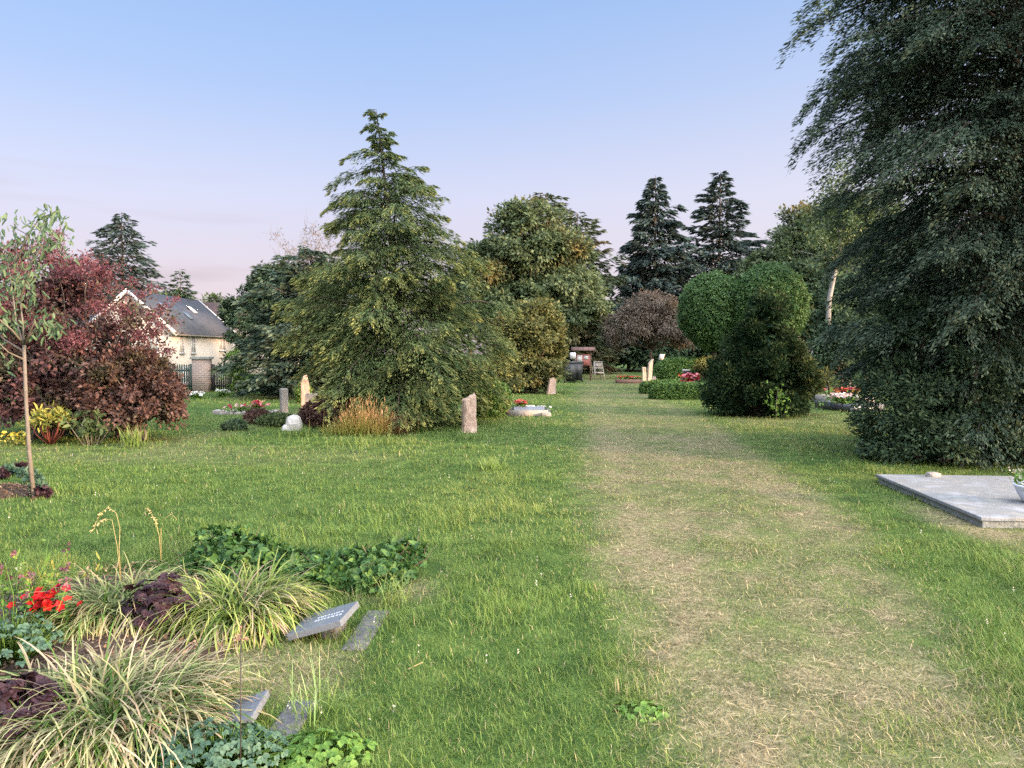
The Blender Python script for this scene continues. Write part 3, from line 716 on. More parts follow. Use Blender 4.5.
# ---- brick gate pier, two picket panels
FY = 29.0
def pier():
    x0, x1 = X(194, FY), X(210, FY); xc = (x0+x1)/2; z0 = H(xc, FY); top = Z(358, FY)-z0
    r = thing('gate_pier', 'weathered brick gate pier with flat stone cap between two picket panels', 'gate pier', (xc, FY, z0))
    mb = MB(); box(mb, (0, 0, top/2-.1), (x1-x0, .4, top+.2-.08)); mb.build('shaft', M['brick'], r)
    r2 = slab('cap', (x1-x0+.12, .5, .10), M['concrete_side'], r, .015); r2.location = (0, 0, top)
pier()
def pickets(name, label, xa, xb, y, top, mat, n, group, rails=2, double=False):
    z0 = min(H(xa, y), H(xb, y)); r = thing(name, label, 'fence', ((xa+xb)/2, y, z0), 0, group); W = xb-xa
    for k in range(n):
        mb = MB(); x = -W/2+W*(k+.5)/n; w = W/n*.58
        prism(mb, [(x-w/2, .06), (x+w/2, .06), (x+w/2, top-.06), (x, top), (x-w/2, top-.06)], -.012, .012)
        mb.build('picket', mat, r)
    for zz in ([.22, top-.25] if rails == 2 else [.2, top*.5, top-.2]):
        mb = MB(); box(mb, (0, .035, zz), (W, .04, .07)); mb.build('rail', mat, r)
    for x in (-W/2-.04, W/2+.04):
        mb = MB(); box(mb, (x, .03, top/2-.05), (.08, .08, top+.12)); mb.build('post', mat, r)
tz = Z(364, FY)-H(X(190, FY), FY)
pickets('picket_fence', 'dark green picket fence panel beside the purple shrub', X(158, FY), X(190.0, FY), FY, tz, M['green_paint'], 14, 'picket panels by the gate pier')
pickets('picket_gate', 'black picket gate between the brick pier and pale green shrub', X(212.5, FY), X(228, FY), FY+.1, tz-.02, M['black_paint'], 7, 'picket panels by the gate pier')
# hidden continuation of the boundary, seen through gaps
pickets('picket_fence', 'dark green picket fence running behind the purple shrub towards the sapling', X(96, FY), X(155, FY), FY, tz, M['green_paint'], 24, 'picket panels by the gate pier')

# overhead cable
mb = MB(); a = P(-300, 300, 75); b = P(700, 290, 75)
tube(mb, [a.lerp(b, t)+Vector((0, 0, -1.1*4*t*(1-t)+.6)) for t in np.linspace(0, 1, 25)], .035, 5)
tag(mb.build('overhead_cable', M['cable'], color=True), 'thin dark overhead cable crossing the sky above the house', 'cable')

# ---- far trees on the left
Y = 88; b = at(125, Y)
conifer('spruce_tree', 'dark spruce with rounded top rising behind the cream house', 'tree', b, Z(211, Y)-b.z, [(0, 3.6), (.5, 4.0), (.7, 3.4), (.85, 2.2), (.95, .9), (1, .1)], 260, 15000, .62, M['spruce'], up=.2, droop=.55, group='far conifers', twig=.5)
Y = 84; b = at(168, Y)
broad('tree', 'loose small dark tree just right of the spruce behind the house', 'tree', b, 5.5, [(-1, 0, 8.0, 2.2, 2, 2.0), (1.2, 0, 8.6, 1.6, 1.6, 1.5)], 70, 3800, .7, .42, M['dark_leaf'], tr=.2)
Y = 84; b = at(182, Y)
conifer('slim_conifer', 'ragged slim conifer tip poking above the slate roof', 'tree', b, Z(268, Y)-b.z, [(0, 2), (.6, 1.9), (.9, .9), (1, .05)], 90, 3800, .5, M['dark_conifer'])
Y = 100; b = at(232, Y)
broad('tree', 'bright green rounded tree far behind the brown roof', 'tree', b, 6, [(-1.5, 0, 7.6, 3.4, 3, 3.0), (2.6, 0, 7.4, 3, 3, 2.6)], 80, 5200, 1.0, .55, M['mid_leaf'], tr=.25)
for px, Y, hh, ww, lab in ((-40, 60, 7.5, 4.5, 'dark tree at the frame edge behind the tall purple shrub'), (38, 74, 8.2, 3.5, 'dark tree filling the gap behind the purple shrub crown')):
    b = at(px, Y); broad('tree', lab, 'tree', b, hh*.5, [(0, 0, hh*.6, ww, ww*.8, hh*.4)], 110, 6000, 1.0, .45, M['dark_leaf'], tr=.25)

# ---- dark trees between the house and the hemlock
Y = 31; b = at(268, Y)
broad('yew_tree', 'broad dark yew-like tree behind the grey gravestones', 'tree', b, 2.0, [(-.4, 0, 2.2, 1.5, 1.4, 2.3), (1.2, .2, 2.8, 1.5, 1.4, 2.3), (.4, 0, 3.6, 1.2, 1.1, 1.4)], 190, 26000, .36, .17, M['dark_leaf'], asp=.45, droop=.5)
Y = 26; b = at(312, Y)
conifer('juniper_tree', 'wide bluish dark conifer joining the left side of the hemlock', 'tree', b, Z(250, Y)-b.z, [(0, 2.2), (.4, 2.1), (.7, 1.5), (.9, .7), (1, .1)], 150, 26000, .22, M['dark_conifer'], up=.5, droop=.4, twig=.5)
Y = 33; b = at(318, Y)
def bare_tree():
    root = thing('bare_tree', 'thin grey half-bare tree showing over the dark conifers', 'tree', b)
    wb = MB(); lb = MB(); top = Z(226, Y)-b.z
    tube(wb, wob((0, 0, -.1), (0, 0, top*.7), 5, .02), [.12, .1, .085, .07, .055, .04], 6)
    for k in range(60):
        z = R.uniform(.45, .72)*top; a = R.uniform(0, 2*PI); r = R.uniform(.4, 2.0)
        e = Vector((math.cos(a)*r, math.sin(a)*r, z+R.uniform(.4, 1)*(top-z)*.95)); pts = wob((0, 0, z), e, 4, .06)
        tube(wb, pts, [.028, .02, .014, .009, .004], 4)
        for q in range(7):
            s = pts[R.integers(1, 5)]; tube(wb, wob(s, s+Vector(R.normal(0, .3, 3))+Vector((0, 0, .15)), 2, .08), [.008, .006, .003], 3)
            n = 3; leaves(lb, np.array(s)[None]+R.normal(0, .12, (n, 3)), rdir(n), rdir(n), .10, .045)
    wb.build('trunk', M['grey_bark'], root); lb.build('crown', M['copper'], root)
bare_tree()
Y = 27.5; b = at(236, Y)
broad('young_shrub', 'airy pale lime-green young shrub right of the black gate', 'shrub', b, .5, [(0, 0, .55, .38, .35, .5), (.05, 0, 1.15, .32, .3, .4), (-.12, 0, 1.5, .2, .2, .2)], 40, 1900, .17, .10, M['lime_leaf'], bark='grey_bark', tr=.025, limbs=14)
Y = 29; b = at(266, Y)
mound('low_hedge', 'long low green hedge behind the grey gravestones', 'hedge', b, (1.25, .4, .58), 5200, .10, M['hedge'], square=4, bump=.12)
Y = 26.5; b = at(274, Y)
mound('low_shrub', 'low bluish-green shrub in front of the long hedge', 'shrub', b, (.45, .35, .2), 1300, .09, M['columbine'], bump=.2)
Y = 22.5; b = at(303, Y)
mound('small_shrub', 'small bright green shrub touching the tall rounded gravestone', 'shrub', b, (.22, .2, .3), 1400, .07, M['lime_leaf'], bump=.2)

# ================================================================== HEMLOCK AND NEIGHBOURS
Y = 15.8; b = at(404, Y)
conifer('hemlock_tree', 'tall feathery hemlock with golden green tips in the middle of the lawn', 'tree', b, Z(106, Y)-b.z,
        [(0, 1.3), (.08, 1.45), (.18, 1.75), (.3, 1.8), (.42, 1.68), (.55, 1.5), (.66, 1.15), (.74, .85), (.82, .46), (.87, .34), (.93, .2), (1, .05)], 290, 230000, .085, M['hemlock'],
        up=.42, droop=.62, twig=.46, K=15, lean=(-.55, 0), hang=.55, upow=1.1, t0=.05, tipk=1.6, jit=.007, wid=.22, strat=False, align=.22, lvar=.28,
        extra=[(.86, 3.3, .8, .25, .55), (.80, 3.0, 1.15, .2, .45), (.79, .2, .75, .3, .6), (.32, 3.3, 2.35, .14, .28), (.29, 3.5, 2.2, .16, .26), (.31, 3.05, 2.1, .17, .27), (.2, 5.9, 1.9, .35, .3), (.13, 6.15, 1.9, .4, .25), (.95, 3.0, .34, -.1, .5), (.99, 3.1, .22, .1, .6)])
Y = 17.6; b = at(487, Y)
mound('round_shrub', 'clipped round green shrub right behind the pink standing stone', 'shrub', b, (.55, .5, .45), 6500, .07, M['hedge'], bump=.05)
Y = 28; b = at(532, Y)
broad('golden_shrub', 'tall loose olive shrub with low sun coloured into its leaves as orange patches', 'shrub', b, .8, [(-.55, 0, 1.5, 1.0, .9, 1.45), (.5, 0, 1.55, .75, .8, 1.5), (.1, 0, 2.45, 1.0, .9, .95), (-.9, 0, 2.1, .7, .7, .8), (-.4, -.2, .55, 1.0, .8, .65), (.5, -.2, .5, .65, .6, .6), (-1.1, 0, .9, .7, .7, .9)], 260, 34000, .32, .12, M['golden_shrub'], tr=.06, trunks=4, limbs=60, inner=.2, droop=.15)
# pink slab leaning by the shrub
Y = 27.2; b = at(551, Y)
o = rough_block('leaning_headstone', (.32, .16, .62), M['pink_stone'], top='peak', jit=.012, taper=.25, seed=4); o.location = b; o.rotation_euler = (0, .12, .3)
tag(o, 'pink headstone half hidden at the foot of the golden shrub', 'gravestone', 'gravestones on the lawn')
# big broadleaf tree and conifers behind it
Y = 47; b = at(528, Y)
broad('oak_tree', 'large rounded broadleaf tree with orange patches behind the golden shrub', 'tree', b, 4.0, [(-1.6, 0, 5.6, 2.4, 2.4, 2.8), (1.4, 0, 6.2, 2.7, 2.5, 3.0), (0, 0, 8.5, 2.4, 2.3, 2.4), (2.9, 0, 4.6, 1.8, 2, 2.4), (-2.9, 0, 6.8, 1.3, 1.4, 1.6), (0, -1, 3.5, 3, 2, 2.5)], 300, 42000, .72, .26, M['oak'], tr=.3, limbs=50, inner=.12)
Y = 56; b = at(546, Y)
conifer('far_conifer', 'brownish conifer top showing above the orange-patched tree', 'tree', b, Z(192, Y)-b.z, [(0, 3.2), (.6, 2.9), (.8, 1.9), (.92, 1.2), (1, .15)], 170, 11000, .5, M['pine_green'], up=.5, droop=.35, group='far conifers')
Y = 54; b = at(577, Y)
conifer('far_conifer', 'dark conifer at the right shoulder of the orange-patched tree', 'tree', b, Z(211, Y)-b.z, [(0, 3.0), (.5, 2.9), (.7, 2.1), (.88, 1.1), (1, .12)], 170, 11000, .48, M['pine_green'], up=.45, droop=.4, group='far conifers')
Y = 52; b = at(470, Y)
broad('tree', 'dark tree mass between the hemlock and the golden shrub', 'tree', b, 3, [(0, 0, 4.4, 2.4, 2, 2.9)], 90, 8000, .8, .32, M['dark_leaf'], tr=.2)
# dark woodland edge behind bins and hedges
for k, (px, Y, hh, ww) in enumerate(((588, 60, 5.4, 3.0), (628, 62, 5.2, 3.2), (668, 58, 4.8, 3.0), (706, 60, 6.2, 3.2), (745, 56, 6.0, 3.0), (556, 57, 5.0, 2.6))):
    lab = ('dark bushy tree behind the notice board', 'dark bushy tree behind the white trestle', 'dark bushy tree behind the copper tree trunk', 'dark bushy tree behind the left clipped ball tree', 'dark bushy tree behind the right clipped ball tree', 'dark bushy tree beside the wheelie bins')[k]
    b = at(px, Y); broad('dark_tree', lab, 'tree', b, 1.2, [(0, 0, hh*.36, ww, 2, hh*.42), (0, 0, hh*.62, ww*.7, 1.6, hh*.36)], 120, 9500, .7, .30, M['dark_leaf'], tr=.15, group='dark trees closing the end of the path')
# copper tree
Y = 43; b = at(652, Y)
broad('copper_tree', 'dome of brownish purple foliage on a thin dark trunk at the path end', 'tree', b, 1.7, [(-1.1, 0, 2.9, 1.7, 1.6, 1.15), (.9, 0, 2.9, 1.55, 1.6, 1.2), (-.1, 0, 3.9, 1.7, 1.6, .95), (-1.9, 0, 2.2, .8, .8, .7), (1.6, 0, 2.2, .7, .8, .6)], 260, 26000, .42, .15, M['copper'], tr=.11, limbs=44, droop=.7, asp=.4)
# two spruces
Y = 62; b = at(654, Y)
conifer('spruce_tree', 'tall dark spruce on the left of the pair, with bare trunk showing', 'tree', b, Z(174, Y)-b.z, [(0, 3.6), (.32, 3.8), (.5, 3.1), (.66, 2.3), (.8, 1.5), (.92, .65), (1, .05)], 130, 27000, .50, M['spruce'], up=.35, droop=.50, twig=.5, K=8, gaps=.3, group='far conifers', trunk_r=.3, hang=.45, t0=.12)
Y = 66; b = at(718, Y)
conifer('spruce_tree', 'tall spruce on the right of the pair, with wide layered lower boughs', 'tree', b, Z(170, Y)-b.z, [(0, 4.8), (.3, 6.2), (.48, 5.6), (.56, 3.9), (.66, 2.9), (.8, 1.9), (.92, .85), (1, .05)], 150, 32000, .52, M['spruce'], up=.12, droop=.22, twig=.35, K=8, group='far conifers', trunk_r=.3, hang=.2, t0=.12)
# clipped ball trees
for k, (px, Y, rr, zc) in enumerate(((713, 30.5, 1.38, Z(312, 30.5)), (768, 29.3, 1.42, Z(305, 29.3)))):
    b = at(px, Y); r = thing('ball_tree', ('clipped ball-shaped green tree left of its twin', 'clipped ball-shaped green tree directly above the dark yew')[k], 'tree', b, R.uniform(0, 3), 'clipped ball trees')
    wb, lb = MB(), MB(); tube(wb, wob((0, 0, -.1), (0, 0, zc-.2), 4, .01), [.13, .12, .11, .1, .08], 8)
    n = 26000; d = rdir(n); q = .5*fbm(d[:, 0]*6.2+3*k+d[:, 2]*2.5, d[:, 1]*6.2+d[:, 2]*5.7, 7, 3)-.25
    q = q+.45*(fbm(d[:, 0]*13+d[:, 2]*9, d[:, 1]*13-d[:, 2]*8, 17, 2)-.5); p = d*(rr*(1+.42*q)*(1-.12*R.random(n)**1.5))[:, None]*np.array([1, 1, 1.12])+np.array([0, 0, zc])
    leaves(lb, p, d*.5+rdir(n)*.9-np.array([0, 0, .35]), d+rdir(n)*.6, .11*R.uniform(.6, 1.3, n), .06)
    d = rdir(5000); leaves(lb, d*R.uniform(.5, .85, 5000)[:, None]*rr+np.array([0, 0, zc]), rdir(5000), rdir(5000), .3, .24)
    for _ in range(16):
        e = rdir(1)[0]*rr*.8; tube(wb, wob((0, 0, zc-.6), (e[0], e[1], zc+e[2]), 3, .04), [.06, .045, .03, .012], 4)
    wb.build('trunk', M['bark'], r); lb.build('crown', M['ball'], r)
# right background broadleaves
specs = ((792, 52, [(0, 0, 7.6, 2.6, 2.2, 2.6), (1.2, 0, 9.6, 2.2, 2, 2.2), (-1.4, 0, 5.5, 2.4, 2.2, 2.6)], 'loose green tree right of the layered spruce'),
         (848, 47, [(0, 0, 6, 3.0, 2.4, 3.4), (.5, 0, 8.8, 2.3, 2.2, 2.3)], 'tall green tree behind the left boughs of the big conifer'),
         (806, 38, [(0, 0, 3.2, 2.4, 1.8, 2.6)], 'mid green bushy tree behind the yew and the ball trees'),
         (930, 46, [(0, 0, 5, 4.0, 2.4, 3.8)], 'broad tree hidden behind the big conifer'),
         (866, 33, [(0, 0, 2.4, 1.8, 1.6, 2.2)], 'dark bush beyond the lawn graves behind the conifer'),
         (1040, 50, [(0, 0, 6, 4.5, 2.4, 4.5)], 'broad tree at the right edge behind the big conifer'))
for k, (px, Y, lb_, lab) in enumerate(specs):
    b = at(px, Y); broad('tree', lab, 'tree', b, 2.2, lb_, 150, (26000 if k < 2 else 15000), .75, .27, (M['oak'] if k < 2 else M['dark_leaf']), tr=.2, inner=.1, group='broadleaf trees behind the big conifer')
Y = 24; b = at(836, Y)
broad('dark_shrub', 'dark loose shrub between the yew and the big conifer', 'shrub', b, .8, [(0, 0, 1.2, .75, .7, 1.2), (.2, 0, 2.0, .6, .6, .8)], 110, 12000, .3, .11, M['dark_leaf'], tr=.06, trunks=3, limbs=30)
# birch with pale leaning trunk
Y = 27.5; b = at(826, Y); root = thing('birch_tree', 'leaning birch with pale trunk beside the big conifer', 'tree', b); wb, lb = MB(), MB()
t1 = P(829, 300, Y)-b; t2 = P(841, 240, Y)-b
tube(wb, [(0, 0, -.1), t1*.6, t1, t2, P(850, 190, Y)-b], [.10, .10, .09, .08, .04], 9)
n = 11000; c0 = np.array(P(852, 215, Y)-b); cl = c0+R.normal(0, 1, (60, 3))*np.array([.75, .8, 1.0]); i = R.integers(0, 60, n)
leaves(lb, cl[i]+R.normal(0, .2, (n, 3)), rdir(n)-np.array([0, 0, .7]), rdir(n), .11, .07)
for q in range(26): tube(wb, wob(t2*R.uniform(.85, 1), cl[q], 3, .05), [.02, .015, .01, .004], 4)
wb.build('trunk', M['birch_bark'], root); lb.build('crown', M['mid_leaf'], root)

# ================================================================== RIGHT: YEW, HEDGES, CONIFER, PLINTH
Y = 18.3; b = at(764, Y)
def yew():
    root = thing('yew_shrub', 'dark dense yew with sunlight painted golden-brown on its right flank tips', 'shrub', b); wb, lb = MB(), MB()
    lob = [(-.1, 0, .72, 1.22, 1.1, .8), (.78, 0, .95, .72, .8, .62), (-.78, 0, .75, .66, .8, .7), (.0, 0, 1.6, .80, .75, .85), (.02, 0, 2.35, .46, .42, .72), (.42, -.1, 1.6, .42, .5, .5), (-.35, 0, 1.75, .35, .4, .5)]
    lob = np.array(lob); nc = 230
    j = R.choice(len(lob), nc, p=(lob[:, 3]*lob[:, 5])/(lob[:, 3]*lob[:, 5]).sum()); d = rdir(nc)
    cc = lob[j, :3]+lob[j, 3:]*d*R.uniform(.66, 1.06, (nc, 1)); cc[:, 2] = np.maximum(cc[:, 2], .08)
    N = 60000; i = R.integers(0, nc, N); e = rdir(N); p = cc[i]+e*(R.uniform(.09, .30, nc)[i]*R.random(N)**.5)[:, None]; p[:, 2] = np.maximum(p[:, 2], .01)
    tip = .55*np.clip((cc[i, 0]-.45)*1.0+.25*R.normal(0, 1, N)+.35*d[i, 0], 0, 1)*np.clip(e[:, 2]*.5+.55, 0, 1)*R.random(N)*(cc[i, 2] > .4)  # low sun painted as gold on the right-hand and upper tips
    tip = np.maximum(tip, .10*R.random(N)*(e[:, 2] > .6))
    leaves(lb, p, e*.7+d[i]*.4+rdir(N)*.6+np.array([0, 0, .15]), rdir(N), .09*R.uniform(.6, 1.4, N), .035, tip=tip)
    n = 5000; q = R.integers(0, len(lob), n); leaves(lb, lob[q, :3]+lob[q, 3:]*rdir(n)*R.uniform(.3, .75, (n, 1)), rdir(n), rdir(n), .22, .16)
    for q in range(60): tube(wb, wob((R.normal(0, .1), R.normal(0, .1), -.05), cc[q], 3, .04), [.05, .035, .02, .006], 5)
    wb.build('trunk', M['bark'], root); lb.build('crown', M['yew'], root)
    lb = MB(); n = 90; s = np.array([-.12, -1.25, .45]); leaves(lb, s+R.normal(0, 1, (n, 3))*np.array([.13, .08, .2]), rdir(n)+np.array([0, -.3, .4]), rdir(n), .10, .045, oval=True)
    return lb
wl = yew()
o = thing('self_sown_sapling', 'small light green seedling growing at the foot of the dark yew', 'plant', b)
wl.build('foliage', M['weed'], o)
mb = MB(); tube(mb, [(-.12, -1.22, -.02), (-.13, -1.24, .35), (-.1, -1.25, .7)], [.012, .009, .004], 5); mb.build('stem', M['grey_bark'], o)
# hedges
Y = 30.5; mound('clipped_hedge', 'tall rounded clipped hedge behind the red-flowered grave', 'hedge', at(682, Y), (1.28, .7, 1.28), 13000, .085, M['hedge'], square=3.2, bump=.07, group='clipped hedges round the graves')
Y = 27.6; mound('clipped_hedge', 'low long clipped hedge behind the front hedge', 'hedge', at(676, Y), (1.3, .32, .46), 6500, .075, M['hedge'], square=6, bump=.06, group='clipped hedges round the graves')
Y = 24.4; mound('clipped_hedge', 'low clipped hedge nearest the path beside the dark yew', 'hedge', at(684, Y), (1.08, .38, .52), 9000, .07, M['hedge'], square=6, bump=.06, group='clipped hedges round the graves')
Y = 25.6; broad('yellow_shrub', 'small shrub with yellow top between the hedge and dark yew', 'shrub', at(704, Y), .4, [(0, 0, .6, .4, .4, .55), (.08, 0, 1.05, .28, .3, .28)], 50, 3600, .16, .075, M['yew'], tr=.03, tipc=lambda p: np.clip((p[:, 2]-.85)*2.5, 0, 1))
# pale sculpture like pair of stones
Y = 29.5; root = thing('stone_sculpture', 'pale upright sculpted stone of two leaning shafts left of the hedge', 'gravestone', at(647.5, Y))
o = rough_block('shaft', (.19, .2, 1.25), M['buff_stone'], root, jit=.02, taper=.25, seed=11, top='slant'); o.location = (.03, 0, 0); o.rotation_euler = (0, .08, .2)
o = rough_block('shaft', (.17, .18, 1.0), M['buff_stone'], root, jit=.02, taper=.2, seed=12); o.location = (-.12, -.02, 0); o.rotation_euler = (0, -.03, 0)
o = rough_block('foot', (.42, .3, .12), M['grey_stone'], root, jit=.01, seed=13)
Y = 29.9; o = rough_block('headstone', (.22, .14, .62), M['grey_stone'], jit=.008, top='round', seed=14); o.location = at(654, Y)
tag(o, 'grey slim gravestone directly right of the pale sculpted stone', 'gravestone', 'gravestones on the lawn')
Y = 26.3; root = thing('headstone', 'black polished gravestone with pale top edge inside the low hedges', 'gravestone', at(686, Y))
o = rough_block('tablet', (.24, .12, .92), M['dark_stone'], root, jit=.002, cuts=2, seed=15)
o = slab('ledge', (.27, .15, .05), M['white_stone'], root); o.location = (0, 0, .895)
# white lantern-like marker above the hedge
Y = 33; root = thing('grave_lantern', 'small white sign on a thin post above the tall hedge', 'sign', at(661, Y)); top = Z(354, Y)-root.location.z
mb = MB(); tube(mb, [(0, 0, -.1), (0, 0, top-.1)], .02, 6); mb.build('post', M['metal'], root)
mb = MB(); prism(mb, [(-.12, top-.26), (.10, top-.26), (.15, top-.02), (-.05, top)], -.02, .02); mb.build('panel', M['white_paint'], root)

def flowers(name, label, base, rx, ry, z, n, cols, size=.05, green=True, group=None, leafmat='weed', ln=None):
    """a planted cluster: leaves below, five-petalled flowers above"""
    root = thing(name, label, 'flowers', base, 0, group)
    if green:
        lb = MB(); m = ln or n*5; q = R.normal(0, .5, (m, 2)); p = np.stack([q[:, 0]*rx, q[:, 1]*ry, R.uniform(.02, .85, m)*z], 1)
        leaves(lb, p, rdir(m)+np.array([0, 0, .3]), np.array([0, 0, 1.])+rdir(m)*.6, size*1.5*R.uniform(.6, 1.2, m), size*.9, oval=True); lb.build('foliage', M[leafmat], root)
    mb = MB()
    for k in range(n):
        c = np.array([R.normal(0, .45)*rx, R.normal(0, .45)*ry, z*R.uniform(.7, 1.1)]); col = np.array(cols[R.integers(0, len(cols))])*R.uniform(.8, 1.15)
        up = nrm(np.array([R.normal(0, .5), R.normal(-.3, .5), 1.0])); t = nrm(np.cross(up, [1, .2, 0])); s = np.cross(up, t); a = np.arange(5)*2*PI/5+R.random()
        d = np.cos(a)[:, None]*t+np.sin(a)[:, None]*s+up*R.uniform(.15, .6)
        st = mb.n; leaves(mb, np.tile(c, (5, 1)), d, np.tile(up, (5, 1)), size*R.uniform(.8, 1.2), size*.95, oval=True)
        mb.c[-1] = np.tile(col, (30, 1))
    mb.build('blossom', M['petal'], root)
    return root
RED, PINK, CRIM, YEL, WHT, ORG = (.55, .03, .02), (.62, .22, .26), (.28, .02, .04), (.75, .42, .03), (.7, .68, .66), (.62, .16, .04)
flowers('red_flowers', 'pink and crimson flowers in front of the black gravestone', at(691, 25.5), .42, .3, .72, 90, [PINK, CRIM, CRIM, RED], .075)
flowers('yellow_flowers', 'few yellow flowers at the foot of the pale sculpted stone', at(648, 28.4), .12, .12, .35, 9, [YEL], .06)
# red-edged grave plot at the path end
Y = 37.0; root = thing('grave_plot', 'grave bed with reddish kerb and planting at the far path edge', 'grave', at(632, Y))
for dx, dy, sx, sy in ((0, -.55, 1.5, .12), (0, .55, 1.5, .12), (-.69, 0, .12, .98), (.69, 0, .12, .98)):
    mb = MB(); box(mb, (dx, dy, .06), (sx, sy, .26)); mb.build('kerb', M['terracotta'], root)
mb = MB(); box(mb, (0, 0, .08), (1.25, .97, .22)); mb.build('soil_fill', M['soil'], root)
flowers('red_flowers', 'low red-brown flowers filling the far grave bed', at(632, Y)+Vector((0, 0, .18)), .8, .5, .12, 110, [(.35, .09, .06), (.30, .10, .08), RED], .07)
# bins and notice board
Y = 37.4; b = at(570.5, Y); root = thing('wheelie_bin', 'black wheelie bin, the left and nearer of the two at the path end', 'bin', b, .1, 'wheelie bins at the path end')
mb = MB(); v = []
for z, hx, hy in ((.08, .215, .24), (.98, .285, .32)):
    v += [(-hx, -hy, z), (hx, -hy, z), (hx, hy, z), (-hx, hy, z)]
mb.add(v, q=[(0, 3, 2, 1), (0, 1, 5, 4), (1, 2, 6, 5), (2, 3, 7, 6), (3, 0, 4, 7), (4, 5, 6, 7)]); mb.build('body', M['bin_plastic'], root)
mb = MB(); prism(mb, [(-.33, .99), (.30, .99), (.30, 1.03), (.1, 1.08), (-.33, 1.06)], -.31, .31, Matrix.Rotation(PI/2, 4, 'Z')); mb.build('lid', M['bin_plastic'], root)
mb = MB(); tube(mb, [(-.25, .36, .98), (.25, .36, .98)], .02, 8); mb.build('handle', M['bin_plastic'], root)
for s in (-1, 1):
    mb = MB(); tube(mb, [(s*.2, .26, .1), (s*.27, .26, .1)], .1, 14); mb.build('wheel', M['black_paint'], root)
dup(root, at(577.5, 38.6), -.15, 'black wheelie bin, the right and slightly farther one under the notice board')
Y = 41; b = at(583, Y); zt = Z(350, Y)-b.z; root = thing('notice_board', 'wooden notice board with small red roof behind the bins', 'notice board', b)
for s in (-1, 1):
    mb = MB(); box(mb, (s*.42, 0, zt/2-.1), (.08, .08, zt)); mb.build('post', M['wood'], root)
mb = MB(); box(mb, (0, -.03, zt-.55), (.76, .04, .62)); mb.build('board', M['red_paint'], root)
mb = MB(); box(mb, (-.19, -.06, zt-.47), (.28, .01, .36)); mb.build('paper', M['white_paint'], root)
mb = MB(); box(mb, (.17, -.06, zt-.42), (.24, .01, .20)); mb.build('paper', M['white_paint'], root)
mb = MB(); prism(mb, [(-.32, -.06), (0, .12), (.32, -.06), (.32, -.01), (0, .17), (-.32, -.01)], -.66, .66, Matrix.Translation((0, 0, zt)) @ Matrix.Rotation(PI/2, 4, 'Z')); mb.build('roof', M['tile'], root)
Y = 38.9; b = at(573.6, Y); b.z = b.z; root = thing('white_sign', 'small white sign standing behind the black bins', 'sign', b)
mb = MB(); tube(mb, [(0, .5, -.1), (0, .5, 1.3)], .025, 6); mb.build('post', M['metal'], root)
mb = MB(); box(mb, (0, .465, 1.36), (.30, .03, .34)); mb.build('panel', M['white_paint'], root)
# trestle
Y = 43; b = at(598, Y); root = thing('trestle', 'pale wooden A-frame trestle standing under the dark trees', 'trestle', b, .25)
for s in (-1, 1):
    for f in (-1, 1):
        mb = MB(); tube(mb, [(s*.30, f*.3, -.02), (s*.22, f*.03, 1.0)], .028, 6); mb.build('leg', M['pale_wood'], root)
for z, hx, f in ((.35, .27, -1), (.62, .25, -1), (.97, .24, 0), (.35, .27, 1)):
    mb = MB(); box(mb, (0, f*(.3-.27*z), z), (hx*2, .03, .07)); mb.build('crossbar', M['pale_wood'], root)
mb = MB(); prism(mb, [(-.2, .68), (.2, .68), (.19, .9), (-.19, .9)], -.11, -.08); mb.build('panel', M['pale_wood'], root)

# graves right of the yew
Y = 20.0; b = at(849, Y); root = thing('grave_plot', 'dark granite edged grave with pale flowers right of the yew', 'grave', b, .1)
for dx, dy, sx, sy in ((0, -.7, 1.1, .1), (0, .7, 1.1, .1), (-.5, 0, .1, 1.3), (.5, 0, .1, 1.3)):
    mb = MB(); box(mb, (dx, dy, .08), (sx, sy, .26)); mb.build('kerb', M['dark_stone'], root)
mb = MB(); box(mb, (0, 0, .05), (.9, 1.3, .2)); mb.build('soil_fill', M['soil'], root)
flowers('pale_flowers', 'pinkish white flowers on the dark granite grave', at(844, 19.7)+Vector((0, 0, .15)), .4, .3, .26, 60, [(.5, .38, .36), (.42, .26, .24), WHT], .07)
Y = 19.0; o = rough_block('grave_marker', (.3, .22, .22), M['white_stone'], jit=.012, seed=19, lump=.3); o.location = at(858, Y); tag(o, 'small white stone at the corner of the dark granite grave', 'stone')
Y = 22.5; root = thing('grave_plot', 'grave bed with grey kerb just behind the dark granite one', 'grave', at(843, Y), .05)
for dx, dy, sx, sy in ((0, -.6, 1.3, .1), (0, .6, 1.3, .1), (-.6, 0, .1, 1.1), (.6, 0, .1, 1.1)):
    mb = MB(); box(mb, (dx, dy, .08), (sx, sy, .26)); mb.build('kerb', M['grey_stone'], root)
mb = MB(); box(mb, (0, 0, .05), (1.1, 1.1, .2)); mb.build('soil_fill', M['soil'], root)
flowers('red_flowers', 'red and orange flowers on the grey kerbed grave behind', at(846, 22.3)+Vector((0, 0, .15)), .5, .3, .24, 75, [RED, CRIM, CRIM, ORG], .08)
flowers('yellow_flowers', 'small yellow flowers at the right end of the red flower bed', at(855, 22.0)+Vector((0, 0, .15)), .14, .14, .22, 14, [YEL, (.6, .5, .2)], .07)
Y = 24.5; o = rough_block('headstone', (.3, .14, .72), M['grey_stone'], jit=.006, seed=20); o.location = at(851, Y); tag(o, 'plain grey headstone behind the red flowers at the right', 'gravestone', 'gravestones on the lawn')

